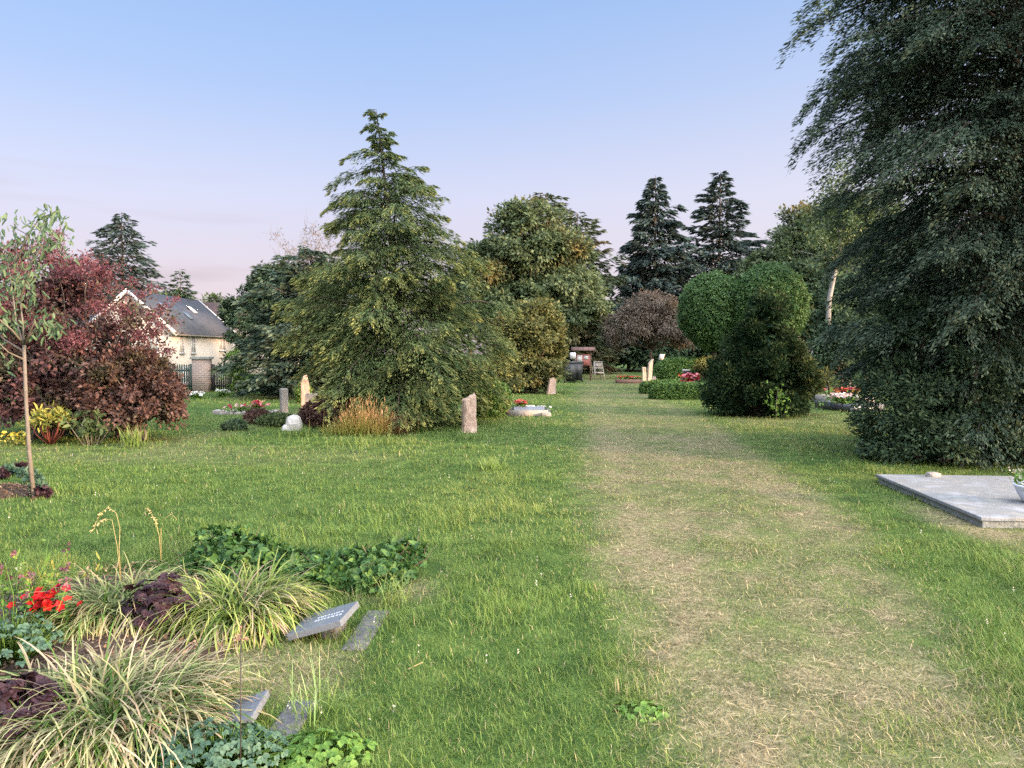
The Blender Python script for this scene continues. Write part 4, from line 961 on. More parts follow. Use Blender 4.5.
# big conifer
Y = 11.2; b = at(1003, Y)
conifer('big_conifer', 'huge dark layered conifer towering over the right edge', 'tree', b, 11.5,
        [(0, 1.3), (.06, 1.45), (.12, 1.7), (.16, 1.95), (.22, 2.0), (.32, 2.15), (.42, 2.3), (.52, 2.3), (.62, 2.2), (.75, 1.8), (.9, .8), (1, .1)], 520, 560000, .075, M['dark_conifer'],
        up=.22, droop=.42, bark='dark_bark', twig=.46, K=12, hang=.6, t0=.015, jit=.012, wid=.28, trunk_r=.22, strat=False, align=.35, tipk=.8,
        extra=[(.62, 3.35, 3.2, .16, .36), (.60, 3.2, 3.1, .12, .32), (.56, 3.45, 2.9, .14, .36), (.52, 3.3, 2.9, .16, .38), (.48, 3.25, 2.9, .16, .34), (.435, 3.2, 2.75, .15, .28), (.42, 3.45, 2.7, .1, .28), (.36, 3.3, 2.3, .1, .28), (.70, 3.3, 2.3, .25, .4), (.72, 3.6, 2.2, .25, .4)])
Y = 10.5; b = at(935, Y)
broad('thuja_shrub', 'dense dark green thuja shrub at the foot of the big conifer', 'shrub', b, .8, [(0, .2, .7, .95, .8, .75), (.7, .1, .8, .9, .8, .85), (.2, .3, 1.55, .85, .8, .85), (1.3, .2, .7, .8, .8, .75), (-.1, -.1, .3, .85, .7, .35), (.8, -.1, .3, .9, .7, .35), (1.7, 0, .35, .8, .7, .4)], 320, 65000, .28, .075, M['dark_leaf'], asp=.4, tr=.08, trunks=3, limbs=40, droop=.05)

# plinth and planter
PA = math.radians(-5); pw, pd_ = PLX1-PLX0, PLY1-PLY0
root = thing('stone_plinth', 'flat grey stone plinth lying at the foot of the big conifer', 'plinth', (4.11+pw/2*math.cos(PA)-pd_/2*math.sin(PA), 6.43+pw/2*math.sin(PA)+pd_/2*math.cos(PA), 0), PA)
o = slab('top_slab', (PLX1-PLX0, PLY1-PLY0, .035), M['concrete'], root, .008); o.location = (0, 0, .087)
o = slab('base', (PLX1-PLX0-.05, PLY1-PLY0-.05, .14), M['concrete_side'], root, .01); o.location = (0, 0, 0)
pc = G(1037, 503, .105); root = thing('planter', 'pale rounded planter with green plant on the stone plinth', 'planter', pc)
mb = MB(); lathe(mb, [(0.0, 0), (.10, 0), (.125, .02), (.165, .09), (.19, .155), (.198, .16), (.198, .175), (.178, .175), (.165, .13), (0, .12)], 28); mb.build('bowl', M['ceramic'], root, smooth=True)
lb = MB(); n = 420; q = R.normal(0, .085, (n, 2)); leaves(lb, np.stack([q[:, 0], q[:, 1], R.uniform(.13, .30, n)], 1), rdir(n)+np.array([0, 0, .8]), rdir(n), .05, .022, oval=True); lb.build('foliage', M['weed'], root)
mb = MB(); n = 70; c = R.normal(0, .09, (n, 2)); leaves(mb, np.stack([c[:, 0]-.07, c[:, 1], R.uniform(.24, .32, n)], 1), rdir(n)+np.array([0, 0, .4]), rdir(n), .022, .02, oval=True); mb.c[-1][:] = (.45, .40, .34); mb.build('blossom', M['petal'], root)
o = rough_block('small_stone', (.16, .1, .07), M['grey_stone'], jit=.008, lump=.5, seed=31); g = G(934, 477, .1); o.location = (g.x, 8.55, .135); tag(o, 'small grey stone on the back edge of the plinth', 'stone')

# ================================================================== LAWN GRAVES, MIDDLE LEFT
def stone(name, px, Y, size, mat, label, top='flat', seed=0, jit=.01, taper=.0, rz=.1, lump=0, tilt=0, bev=.012):
    o = rough_block(name, size, mat, jit=jit, top=top, seed=seed, taper=taper, lump=lump, bev=bev); o.location = at(px, Y); o.rotation_euler = (tilt, 0, rz)
    return tag(o, label, 'gravestone', 'gravestones on the lawn')
stone('standing_stone', 469, 14.2, (.27, .2, .74), M['pink_stone'], 'rough pink granite standing stone in front of the hemlock', jit=.022, taper=.12, seed=1, rz=.4, bev=.03, top='slant')
stone('headstone', 283.5, 18.9, (.17, .30, .66), M['grey_stone'], 'slim square grey gravestone standing alone left of the hemlock', jit=.006, seed=2, rz=.45)
stone('headstone', 305, 20.3, (.22, .2, .98), M['pink_stone'], 'tall round-topped pinkish gravestone at the edge of the hemlock', top='round', jit=.012, seed=3, rz=.3)
stone('headstone', 311, 19.6, (.30, .16, .50), M['grey_stone'], 'low dark grey gravestone in front of the round-topped one', jit=.008, seed=5, rz=.2)
stone('headstone', 299, 26, (.24, .14, .60), M['buff_stone'], 'small buff gravestone farther back between the grey stones', jit=.006, seed=6, rz=.2)
stone('headstone', 286, 27, (.30, .16, .56), M['dark_stone'], 'dark gravestone in front of the low hedge', jit=.005, seed=7)
stone('boulder_stone', 293.5, 14.55, (.30, .22, .34), M['white_stone'], 'lumpy white boulder stone left of the orange grass', jit=.03, seed=8, lump=.85, bev=0)
o = stone('boulder_stone', 285, 14.5, (.13, .12, .17), M['white_stone'], 'small white stone touching the lumpy white boulder', jit=.02, seed=9, lump=.9, bev=0)
# stony grave bed and plants by the boulder
Y = 18.6; root = thing('grave_plot', 'low stony grave bed edged with rough stones left of the slim grey stone', 'grave', at(246, Y), .1)
for k in range(22):
    a = k/22*2*PI; s = R.uniform(.09, .17); o = rough_block('edging_stone', (s*1.4, s, s*.9), M['grey_stone'], root, jit=.015, lump=.5, seed=40+k, bev=0, cuts=2); o.location = (math.cos(a)*.72, math.sin(a)*.45, 0); o.rotation_euler = (0, 0, R.uniform(0, 3))
mb = MB(); v = [(0, 0, .1)]+[(math.cos(a)*.7, math.sin(a)*.43, .0) for a in np.linspace(0, 2*PI, 25)[:-1]]; mb.add(v, t=[(0, 1+k, 1+(k+1) % 24) for k in range(24)]); mb.build('soil_fill', M['soil'], root)
flowers('pink_flowers', 'small pink flowers on the low stony grave bed', at(246, 18.4)+Vector((0, 0, .06)), .5, .25, .15, 45, [(.45, .16, .18), CRIM, (.5, .32, .3)], .05)
flowers('red_flowers', 'red potted flowers beside the dry twigs left of the white boulder', at(258, 16.2)+Vector((0, 0, .05)), .14, .14, .38, 26, [(.55, .04, .08), PINK, (.62, .42, .2)], .06)
Y = 15.9; mound('brown_clump', 'low reddish brown plant clump under the red flowers', 'plant', at(257, Y), (.26, .2, .14), 900, .07, M['rust_leaf'], bump=.3)
Y = 15.4; mound('green_clump', 'low green plant clump between red flowers and white boulder', 'plant', at(276, Y), (.36, .24, .12), 1500, .06, M['mid_leaf'], bump=.3)
Y = 14.6; mound('green_clump', 'low dark green clump at the left end of the stone row', 'plant', at(234, Y), (.22, .18, .09), 700, .06, M['dark_leaf'], bump=.3)
Y = 15.3; mound('heath_clump', 'twiggy red-brown heath clump right of the white boulder', 'plant', at(328, Y), (.52, .35, .30), 4200, .07, M['rust_leaf'], bump=.3)
for px, Y, col, lab in ((196, 24.5, WHT, 'tiny white flowers in the lawn in front of the brick pier'), (222, 25.5, (.7, .7, .6), 'white flower clump in the lawn left of the lime shrub')):
    flowers('white_flowers', lab, at(px, Y), .22, .15, .2, 26, [col, WHT], .07)
# orange ornamental grass
Y = 13.9; root = thing('ornamental_grass', 'clump of dry orange and green ornamental grass before the hemlock', 'grass clump', at(362, Y)); mb = MB()
n = 1500; tc_ = R.integers(0, 9, n); tx = np.linspace(-.55, .55, 9)+R.normal(0, .05, 9); th_ = np.array([.5, .7, .62, 1.05, .85, 1.15, .8, .95, .55])[tc_]; p = np.stack([tx[tc_]+R.normal(0, .07, n), R.normal(0, .16, n), 0*R.random(n)], 1); az = np.arctan2(p[:, 1], p[:, 0])+R.normal(0, .9, n)
f = np.clip(.5+.9*p[:, 0]+R.normal(0, .3, n), 0, 1)[:, None]
strips(mb, p, az, R.uniform(.12, .62, n)*th_, R.uniform(.006, .012, n), R.uniform(.9, 1.5, n), R.uniform(.2, 1.3, n), 4, c0=np.array([.12, .20, .035])*(1-.6*f)+np.array([.38, .31, .08])*.6*f, c1=np.array([.50, .43, .13])*(1-f)+np.array([.80, .38, .14])*f)
n = 260; p = np.stack([R.normal(.06, .30, n), R.normal(0, .16, n), 0*R.random(n)], 1); f = np.clip(.6+.7*p[:, 0]+R.normal(0, .2, n), 0, 1)[:, None]
strips(mb, p, R.uniform(0, 2*PI, n), R.uniform(.3, .84, n)*np.exp(-(p[:, 0]/1.1)**2), R.uniform(.005, .009, n), R.uniform(1.2, 1.52, n), R.uniform(.0, .5, n), 4, c0=np.array([.30, .27, .08])+0*f, c1=np.array([.62, .50, .18])*(1-f)+np.array([.82, .42, .17])*f)
mb.build('blades', M['blade'], root)
mb = MB(); n = 190; p = np.stack([R.normal(.08, .3, n), R.normal(0, .15, n), R.uniform(.3, .74, n)], 1); p[:, 2] *= np.exp(-((p[:, 0]-.05)/.9)**2)*R.uniform(.6, 1, n)
leaves(mb, p, np.array([0, 0, 1.])+rdir(n)*.35, rdir(n), R.uniform(.07, .15, n), .02); mb.c[-1][:] = np.repeat(np.array([.66, .34, .15])*R.uniform(.6, 1.3, (n, 1)), 4, 0); mb.build('seed_heads', M['petal'], root)
Y = 13.95; root = thing('rusty_grass', 'small rust red grass tuft at the right end of the orange grass', 'grass clump', at(394, Y)); mb = MB()
n = 420; p = np.stack([R.normal(0, .11, n), R.normal(0, .1, n), 0*R.random(n)], 1); strips(mb, p, R.uniform(0, 2*PI, n), R.uniform(.25, .5, n), R.uniform(.006, .011, n), R.uniform(1.1, 1.5, n), R.uniform(.1, .7, n), 4, c0=np.tile([.16, .11, .05], (n, 1)), c1=np.tile([.36, .13, .09], (n, 1))); mb.build('blades', M['blade'], root)
# flower grave right of the round shrub
Y = 18.3; b = at(527, Y); root = thing('grave_plot', 'low grave with pale kerb and dark stone beside the path', 'grave', b, .0)
for dx, dy, sx, sy, m_ in ((0, -.45, 1.0, .1, 'grey_stone'), (0, .5, 1.1, .1, 'dark_stone'), (-.5, 0, .1, .9, 'dark_stone'), (.5, 0, .1, .9, 'dark_stone')):
    mb = MB(); box(mb, (dx, dy, .05), (sx, sy, .2)); mb.build('kerb', M[m_], root)
mb = MB(); box(mb, (0, 0.02, .03), (.9, .8, .18)); mb.build('soil_fill', M['soil'], root)
o = slab('grave_slab', (.75, .22, .05), M['granite'], root); o.location = (.05, -.22, .16); o.rotation_euler = (.3, 0, 0)
flowers('red_flowers', 'dusky red flowers on the low grave beside the path', at(521, 18.3)+Vector((0, 0, .1)), .16, .15, .24, 40, [(.42, .08, .07), (.5, .12, .1)], .05)
flowers('pale_flowers', 'whitish ground plants along the low grave beside the path', at(532, 18.4)+Vector((0, 0, .1)), .5, .2, .10, 46, [(.35, .36, .30), WHT], .035)
flowers('yellow_flowers', 'bright yellow flowers left of the low grave, below the round shrub', at(500.5, 17.8), .13, .1, .14, 26, [YEL, (.8, .45, .05)], .05)
Y = 17.8; o = rough_block('edging_stone', (.24, .2, .14), M['grey_stone'], jit=.02, lump=.5, seed=66, bev=0); o.location = at(546, Y); tag(o, 'rough grey stone at the right end of the low grave', 'stone')

# ================================================================== LEFT: SHRUBS AND SAPLING
Y = 13.6; b = at(58, Y)
sm = broad('smoke_bush', 'tall purple smoke bush with crimson plumes on the left', 'shrub', b, .9, [(-1.1, 0, 1.5, 1.2, 1.0, 1.4), (.3, 0, 1.5, 1.2, 1.1, 1.4), (-.7, 0, 2.75, 1.0, .9, .75), (.2, 0, 2.5, .6, .7, .55), (.95, 0, 1.4, .5, .5, .35), (1.2, .1, 1.0, .65, .6, .55), (-2.0, 0, 1.8, .9, .9, 1.5)], 175, 18500, .24, .085, M['smoke_leaf'], tr=.06, trunks=5, limbs=90, asp=.62, droop=.1, inner=.25)
pb = MB(); pb2 = MB()
tw = MB()
for (px, py, s) in ((90, 270, .22), (62, 290, .2), (104, 288, .15), (126, 312, .10), (75, 262, .17), (99, 276, .17), (116, 325, .12), (150, 316, .12), (163, 308, .09), (158, 330, .13), (141, 297, .09), (152, 290, .08), (40, 325, .2), (34, 310, .2), (54, 345, .22), (20, 268, .2), (48, 250, .2), (60, 238, .12), (172, 322, .09), (175, 301, .06), (140, 335, .13), (118, 350, .1), (22, 340, .2), (75, 340, .2), (100, 310, .16), (58, 272, .2), (0, 300, .25), (-20, 280, .25), (168, 352, .09), (148, 356, .1), (130, 282, .07)):
    c = np.array(P(px, py, Y-R.uniform(.0, .9))-b); n = int(620*(s/.2)**2); s *= 1.1
    k = R.integers(0, 9, n); cl = R.normal(0, .6, (9, 3))*s*np.array([1, 1, .6]); p = c+cl[k]+R.normal(0, .36, (n, 3))*s
    leaves(pb, p, rdir(n)+np.array([0, -.2, .5]), rdir(n), .055*R.uniform(.6, 1.5, n), .022)
    st = Vector((c[0]*.55+.1, c[1]*.5, min(c[2]*.55, 1.4))); pts = wob(st, c, 4, .04); tube(tw, pts, [.016, .013, .010, .007, .004], 4)
    for q in range(6): tube(tw, [pts[-1].lerp(pts[-2], .4), Vector(c)+Vector(R.normal(0, .7, 3))*s], [.004, .002], 3)
    m = 70; leaves(pb2, np.array(pts[3])+R.normal(0, .16, (m, 3)), rdir(m), rdir(m), .08*R.uniform(.6, 1.3, m), .05)
tw.build('twigs', M['grey_bark'], sm); pb2.build('foliage', M['smoke_leaf'], sm)
pb.build('plumes', M['plume'], sm)
Y = 12.9; b = at(140, Y)
broad('rusty_shrub', 'lower rusty purple shrub at the right foot of the smoke bush', 'shrub', b, .4, [(-.3, .1, .75, .85, .7, .8), (.25, 0, .6, .5, .5, .6), (-.95, .1, .6, .6, .6, .6)], 170, 21000, .2, .075, M['rust_leaf'], bark='grey_bark', tr=.03, trunks=5, limbs=60, asp=.55, droop=.1)
Y = 12.9; b = at(30, Y); broad('purple_shrub', 'low dark purple shrub behind the thin sapling trunk', 'shrub', b, .4, [(-.4, .2, .6, .9, .6, .65), (.7, .3, .5, .8, .6, .6)], 120, 14000, .2, .08, M['smoke_leaf'], tr=.03, trunks=4, limbs=36, asp=.6)
Y = 12.35; b = at(48, Y); root = thing('red_stemmed_shrub', 'small yellow-green shrub on red stems before the smoke bush', 'shrub', b); wb, lb = MB(), MB()
for k in range(26):
    a = R.uniform(0, 2*PI); r = R.uniform(.15, .36); e = Vector((math.cos(a)*r, math.sin(a)*r, R.uniform(.3, .52))); tube(wb, [(0, 0, -.02), (e.x*.7, e.y*.7, e.z*.45), e], [.014, .011, .006], 5)
    n = 26; leaves(lb, np.array(e)+R.normal(0, .05, (n, 3)), rdir(n)+np.array([e.x, e.y, .5])*1.2, rdir(n)+np.array([0, 0, 1.]), .13*R.uniform(.7, 1.2, n), .035, oval=True)
wb.build('stem', M['red_stem'], root); lb.build('foliage', M['yellow_leaf'], root)
Y = 12.2; b = at(90, Y); root = thing('leafy_plant', 'upright green leafy plant between yellow shrub and rusty shrub', 'plant', b); wb, lb = MB(), MB()
for k in range(12):
    e = Vector((R.normal(0, .17), R.normal(0, .1), R.uniform(.25, .6))); tube(wb, [(e.x*.3, e.y*.3, -.02), e], [.009, .004], 4); n = 16
    leaves(lb, np.array(e)[None]*R.uniform(.5, 1, (n, 1)), rdir(n)+np.array([0, 0, .2]), rdir(n)+np.array([0, 0, 1.]), .14, .06, oval=True)
wb.build('stem', M['grey_bark'], root); lb.build('foliage', M['mid_leaf'], root)
flowers('yellow_flowers', 'yellow flowering clump at the left edge before the purple shrub', at(14, 12.2), .22, .12, .2, 16, [(.55, .42, .05), (.45, .42, .08)], .045, leafmat='yellow_leaf')
Y = 12.0; b = at(131, Y); root = thing('tall_weed', 'spiky green weed standing in front of the rusty shrub', 'plant', b); mb = MB(); n = 70
strips(mb, np.stack([R.normal(0, .1, n), R.normal(0, .05, n), 0*R.random(n)], 1), R.uniform(0, 2*PI, n), R.uniform(.2, .45, n), R.uniform(.01, .02, n), R.uniform(1.1, 1.5, n), R.uniform(.2, .7, n), 4, c0=np.tile([.12, .19, .04], (n, 1)), c1=np.tile([.22, .26, .08], (n, 1))); mb.build('foliage', M['blade'], root)

# sapling with its soil ring
Y = 7.75; b = at(31, Y); root = thing('sapling_tree', 'slender young tree with drooping pale green leaves in a soil ring', 'tree', b); wb, lb = MB(), MB()
S = lambda px, py, dy=0: P(px, py, Y+dy)-b
fork = S(24, 345); tube(wb, [(0, 0, -.1), S(29, 450), S(26, 400), fork], [.024, .021, .019, .017], 9)
arms = [[fork, S(23, 325), S(20, 300, .1), S(17, 262, .15), S(14, 222, .2)], [fork, S(34, 322, -.1), S(33, 296, -.15), S(25, 275, -.2), S(30, 250, -.25), S(45, 222, -.3)], [fork, S(16, 322, .2), S(13, 295, .3), S(8, 262, .35), S(0, 235, .4)],
        [fork, S(12, 330, -.2), S(-6, 315, -.3), S(-20, 290, -.4)], [S(25, 352), S(5, 340, .1), S(-15, 322, .2)], [S(25, 360), S(8, 352, -.1), S(-8, 336, -.2)], [S(20, 300), S(32, 262), S(46, 240), S(60, 232)], [S(17, 262), S(28, 235), S(40, 218), S(56, 212)], [S(24, 345), S(34, 330), S(44, 322), S(54, 325)]]
for a in arms: tube(wb, a, list(np.linspace(.012, .003, len(a))), 6)
C = []
for a in arms:
    for t in range(1, len(a)):
        for q in range(5): C.append(a[t-1].lerp(a[t], R.random()) if t > 1 or len(a) < 4 else a[-1])
ex = [S(*q) for q in ((38, 225), (45, 215), (55, 213), (62, 240), (60, 250), (50, 248), (40, 262), (5, 250), (0, 270), (8, 290), (-5, 300), (0, 320), (4, 345), (2, 365), (8, 318), (45, 270), (15, 240), (-8, 240), (48, 322), (56, 326), (20, 260), (10, 225), (-10, 260), (30, 280))]
C = [c for c in C if c.z > fork.z+.1]+ex*2
for c in C:
    n = int(R.integers(2, 5)); p = np.array(c)+R.normal(0, 1, (n, 3))*np.array([.07, .07, .06])
    leaves(lb, p, rdir(n)*.7-np.array([0, 0, .8]), rdir(n), .09*R.uniform(.7, 1.25, n), .03, oval=True, fold=.2)
    q = min(arms, key=lambda a: min((c-s).length for s in a)); s = min(q, key=lambda s: (c-s).length); tube(wb, [s, c], [.005, .003], 3)
wb.build('trunk', M['grey_bark'], root); lb.build('crown', M['sapling'], root)
g = gpt(8, 492); RX, RY = .42, .38
root = thing('planting_ring', 'round bed of dark soil and bark at the foot of the sapling', 'flower bed', (g.x, 8.0, H(g.x, 8.0)))
n = 40; v = []; t = []
for i in range(6):
    for k in range(n):
        a = 2*PI*k/n; r = i/5; z = .10*(1-r**2)+.02*(mnoise.noise(Vector((math.cos(a)*r*5, math.sin(a)*r*5, 3)))); v.append((RX*r*math.cos(a), RY*r*math.sin(a), z if i < 5 else -.02))
mb = MB(); mb.add(v, q=[(i*n+k, i*n+(k+1) % n, (i+1)*n+(k+1) % n, (i+1)*n+k) for i in range(5) for k in range(n)]); mb.build('soil_fill', M['soil'], root)
def chips(mb, n, cx, cy, rx, ry, zf, size=.03, cols=((.10, .06, .035), (.055, .035, .025), (.17, .12, .08))):
    a = R.uniform(0, 2*PI, n); r = np.sqrt(R.random(n)); x = cx+rx*r*np.cos(a); y = cy+ry*r*np.sin(a); z = zf(x, y)+.008
    c = np.array(cols)[R.integers(0, len(cols), n)]*R.uniform(.6, 1.4, (n, 1))
    d = rdir(n)*np.array([1, 1, .25]); leaves(mb, np.stack([x, y, z], 1), d, np.array([0, 0, 1.])+rdir(n)*.5, size*R.uniform(.5, 1.6, n), size*.5); mb.c[-1] = np.repeat(c, 4, 0)
mb = MB(); chips(mb, 900, 0, 0, .40, .36, lambda x, y: .10*(1-np.minimum(1, np.hypot(x/RX, y/RY))**2), .035); o = mb.build('bark_mulch', M['bark_chip'], root); o["kind"] = "stuff"
hole(g.x, 8.0, .43, .39)
for k, (px, py) in enumerate(((8, 470), (20, 468), (34, 478), (41, 492), (28, 472), (0, 474), (38, 486))):
    gg = gpt(px, py+6); mound('grey_plant', 'small grey-purple bedding plants round the sapling', 'plant', gg, (.085, .07, .05), 170, .05, M['heuchera'] if k % 2 else M['columbine'], bump=.3, group='bedding plants round the sapling')

# ================================================================== FOREGROUND GRAVE BED
SOILZ = .02
bx, by, brx, bry = -2.45, 3.75, 1.05, 1.5
mb = MB(); n = 48; v = []; 
for i in range(9):
    for k in range(n):
        a = 2*PI*k/n; r = i/8; x = bx+brx*r*math.cos(a); y = by+bry*r*math.sin(a); v.append((x, y, H(x, y)+.05*(1-r**3)+.02*mnoise.noise(Vector((x*4, y*4, 1)))*(1-r) + (-.015 if i == 8 else 0)))
mb.add(v, q=[(i*n+k, i*n+(k+1) % n, (i+1)*n+(k+1) % n, (i+1)*n+k) for i in range(8) for k in range(n)])
tag(mb.build('soil', M['soil'], smooth=True), None, None, kind='structure')
hole(bx, by, brx*.97, bry*.97)
mb = MB(); chips(mb, 5000, bx, by, brx, bry, lambda x, y: hgt(x, y)+.05, .028); tag(mb.build('bark_mulch', M['bark_chip']), None, None, kind='stuff')

def sedge(label, px, py, R0, n, L, ca, cb, seed, tan=.5):
    g = gpt(px, py); root = thing('sedge_clump', label, 'grass clump', (g.x, g.y, H(g.x, g.y)+.03), 0, 'variegated sedge clumps in the grave bed'); mb = MB()
    nt_ = 90; ta = R.uniform(0, 2*PI, nt_); tr_ = R0*np.sqrt(R.random(nt_)); j = R.integers(0, nt_, n)
    p = np.stack([tr_[j]*np.cos(ta[j])+R.normal(0, .022, n), tr_[j]*np.sin(ta[j])+R.normal(0, .022, n), 0*ta[j]], 1); r = np.hypot(p[:, 0], p[:, 1])
    az = np.arctan2(p[:, 1], p[:, 0])+R.normal(0, .95, n); el = R.uniform(.95, 1.55, n)-.35*np.minimum(1.2, r/R0); be = np.maximum(1.0, R.normal(2.5, .75, n))
    t = (R.random(n) < tan)[:, None]; k = R.random((n, 1))
    c1 = np.where(t, np.array(cb)*(.75+.5*k), np.array(ca)*(.7+.6*k)); c1 = np.where(R.random((n, 1)) < .2, np.array([.10, .19, .03])*(.6+.9*k), c1); c0 = np.where(R.random((n, 1)) < .85, np.array([.036, .090, .012])*(.5+.7*k), c1*.5)
    strips(mb, p, az, L*np.clip(R.normal(.85, .22, n), .35, 1.35), R.uniform(.006, .0135, n), el, be, 8, c0=c0, c1=c1, curl=R.normal(0, .35, n)); mb.build('blades', M['blade'], root)
    return root
CRE, TAN, GRN = (.43, .42, .20), (.44, .33, .20), (.22, .30, .07)
sedge('cream striped sedge clump, nearest one at the bottom left corner', 108, 734, .33, 3000, .40, (.50, .47, .25), (.52, .40, .28), 1, .4)
sedge('cream striped sedge clump behind the dark purple leaves', 120, 618, .27, 2100, .38, (.46, .46, .21), TAN, 2, .25)
sedge('yellow-green sedge clump right beside the tilted grey plaque', 236, 620, .28, 2300, .38, (.38, .43, .11), (.50, .37, .27), 3, .3)

def rosette(name, label, px, py, rx, ry, n, size, mat, hh, cat='plant', lobes=True, group=None, zoff=.03):
    g = gpt(px, py); root = thing(name, label, cat, (g.x, g.y, H(g.x, g.y)+zoff), 0, group); wb, lb = MB(), MB()
    for k in range(n):
        a = R.uniform(0, 2*PI); r = math.sqrt(R.random()); c = np.array([rx*r*math.cos(a), ry*r*math.sin(a), hh*(1-.6*r*r)*R.uniform(.6, 1.1)])
        up = nrm(np.array([math.cos(a)*r*.7, math.sin(a)*r*.7, 1.])+R.normal(0, .25, 3)); t = nrm(np.cross(up, [math.sin(a), -math.cos(a), .1])); s = np.cross(up, t); sz = size*R.uniform(.6, 1.25)
        m = 5 if lobes else 3; an = np.linspace(-1.25, 1.25, m) if lobes else np.linspace(-1.1, 1.1, m)
        d = np.cos(an)[:, None]*t+np.sin(an)[:, None]*s-up*.12
        leaves(lb, np.tile(c, (m, 1)), d, np.tile(up, (m, 1)), sz*(.62 if lobes else .7)*R.uniform(.85, 1.1, m), sz*(.5 if lobes else .52), oval=True, fold=.1)
        tube(wb, [(c[0]*.4, c[1]*.4, 0), (c[0]*.8, c[1]*.8, c[2]*.7), c], [.003, .0025, .002], 3)
    wb.build('stem', M['heuchera'] if 'purple' in label else M['weed'], root); lb.build('foliage', mat, root); return root
rosette('purple_bells', 'dark purple leafy plant between the two rear sedge clumps', 158, 632, .19, .15, 120, .075, M['heuchera'], .30)
rosette('purple_bells', 'dark purple leafy plant in the bottom left corner', 8, 748, .20, .22, 130, .10, M['heuchera'], .22)
rosette('columbine_plant', 'blue-green columbine leaves at the bottom beside the nearest sedge', 214, 772, .27, .18, 360, .038, M['columbine'], .13, lobes=False)
rosette('columbine_plant', 'blue-green columbine leaves at the left edge below the red flowers', 10, 668, .22, .2, 230, .038, M['columbine'], .24, lobes=False)
# red begonias
flowers('red_begonias', 'bright red begonias glowing beside the left sedge clump', gpt(42, 640)+Vector((0, 0, .04)), .15, .10, .20, 40, [(.45, .006, .008), (.36, .005, .006), (.50, .02, .01)], .026, leafmat='ivy', ln=150)
flowers('crimson_flowers', 'few dark crimson flowers tucked behind the red begonias', gpt(57, 632)+Vector((0, 0, .04)), .06, .05, .20, 7, [(.25, .01, .03)], .03, leafmat='ivy', ln=30)
# seed-head columbines at the left edge
def seedheads(label, px, py, n, hh, spread, pink, leafn, yellow):
    g = gpt(px, py); root = thing('flowering_perennial', label, 'plant', (g.x, g.y, H(g.x, g.y))); wb, lb, fb = MB(), MB(), MB()
    for k in range(n):
        x, y = R.normal(0, spread), R.normal(0, spread*.7); h = hh*R.uniform(.6, 1.1); e = Vector((x+R.normal(0, .05), y+R.normal(0, .05), h)); tube(wb, [(x*.5, y*.5, 0), (x*.9, y*.9, h*.6), e], [.003, .0025, .0015], 4)
        m = leafn; s = R.random((m, 1)); p = np.array([x*.6, y*.6, 0.05])*(1-s)+np.array(e)*s; leaves(lb, p+R.normal(0, .015, (m, 3)), rdir(m)+np.array([0, 0, .5]), rdir(m), R.uniform(.03, .07, m), .016, oval=True)
        if R.random() < pink:
            q = 9; leaves(fb, np.array(e)+R.normal(0, .008, (q, 3)), rdir(q)-np.array([0, 0, .3]), rdir(q), .028, .014, oval=True); fb.c[-1][:] = np.array([.13, .06, .075])*R.uniform(.7, 1.3)
        for _ in range(2):
            if R.random() < .5: s2 = Vector((x*.8, y*.8, h*.6)); tube(wb, [s2, s2+Vector((R.normal(0, .06), R.normal(0, .06), .12))], [.002, .001], 3)
    wb.build('stem', M['weed'], root); lb.build('foliage', M['yellow_leaf'] if yellow else M['weed'], root)
    if fb.n: fb.build('blossom', M['petal'], root)
seedheads('thin-stemmed plant with dusky pink flower heads at the left edge', 8, 640, 24, .48, .13, .6, 5, False)
seedheads('yellowing thin-stemmed plant behind the red begonias', 52, 612, 24, .32, .12, .12, 6, True)
# dry bent seed stalks above the sedge
def stalk(label, pts, Y, r=.003, head=True, name='dry_stalk', col=(.52, .40, .20)):
    b0 = P(pts[0][0], pts[0][1], Y); root = thing(name, label, 'stalk', (b0.x, b0.y, b0.z)); mb = MB(); q = [P(x, y, Y)-b0 for x, y in pts]
    tube(mb, q, [r*(1-.6*k/len(q)) for k in range(len(q))], 5); mb.c[-1][:] = col
    mb.build('stem', M['petal'], root)
    if head:
        mb = MB(); n = 34; s = R.random(n)*(len(q)*.4); k = len(q)-1-s.astype(int); p = np.array([np.array(q[max(1, i)])*(1-f)+np.array(q[max(0, i-1)])*f for i, f in zip(k, s % 1)])
        leaves(mb, p, rdir(n)-np.array([0, 0, .5]), rdir(n), .017, .0045); mb.c[-1][:] = np.array(col)*1.1; mb.build('seed_head', M['petal'], root)
stalk('golden arching seed stalk rising over the left sedge', [(121, 580), (119, 550), (120, 528), (116, 513), (108, 507), (101, 513), (94, 526)], 4.4, .0014)
stalk('second golden drooping seed stalk close to the arching one', [(121, 585), (117, 545), (112, 520), (104, 519), (97, 524), (91, 531)], 4.5, .0013)
stalk('short forked dry stalk above the gap left of the ivy', [(161, 560), (159, 535), (155, 520), (147, 508)], 4.7, .0014)
stalk('bent dry twig tip beside the forked dry stalk', [(161, 560), (161, 530), (165, 518), (172, 514), (177, 520)], 4.7, .0016, False)
stalk('long dry straw stalk lying across the grass right of the plaque', [(346, 722), (352, 706), (358, 694), (376, 684), (400, 673), (423, 662)], 3.55, .004, False, col=(.36, .29, .16))
stalk('brown withered stalk standing in the grass right of the second plaque', [(346, 728), (350, 712), (354, 700), (357, 690)], 3.5, .006, True, col=(.16, .10, .07))
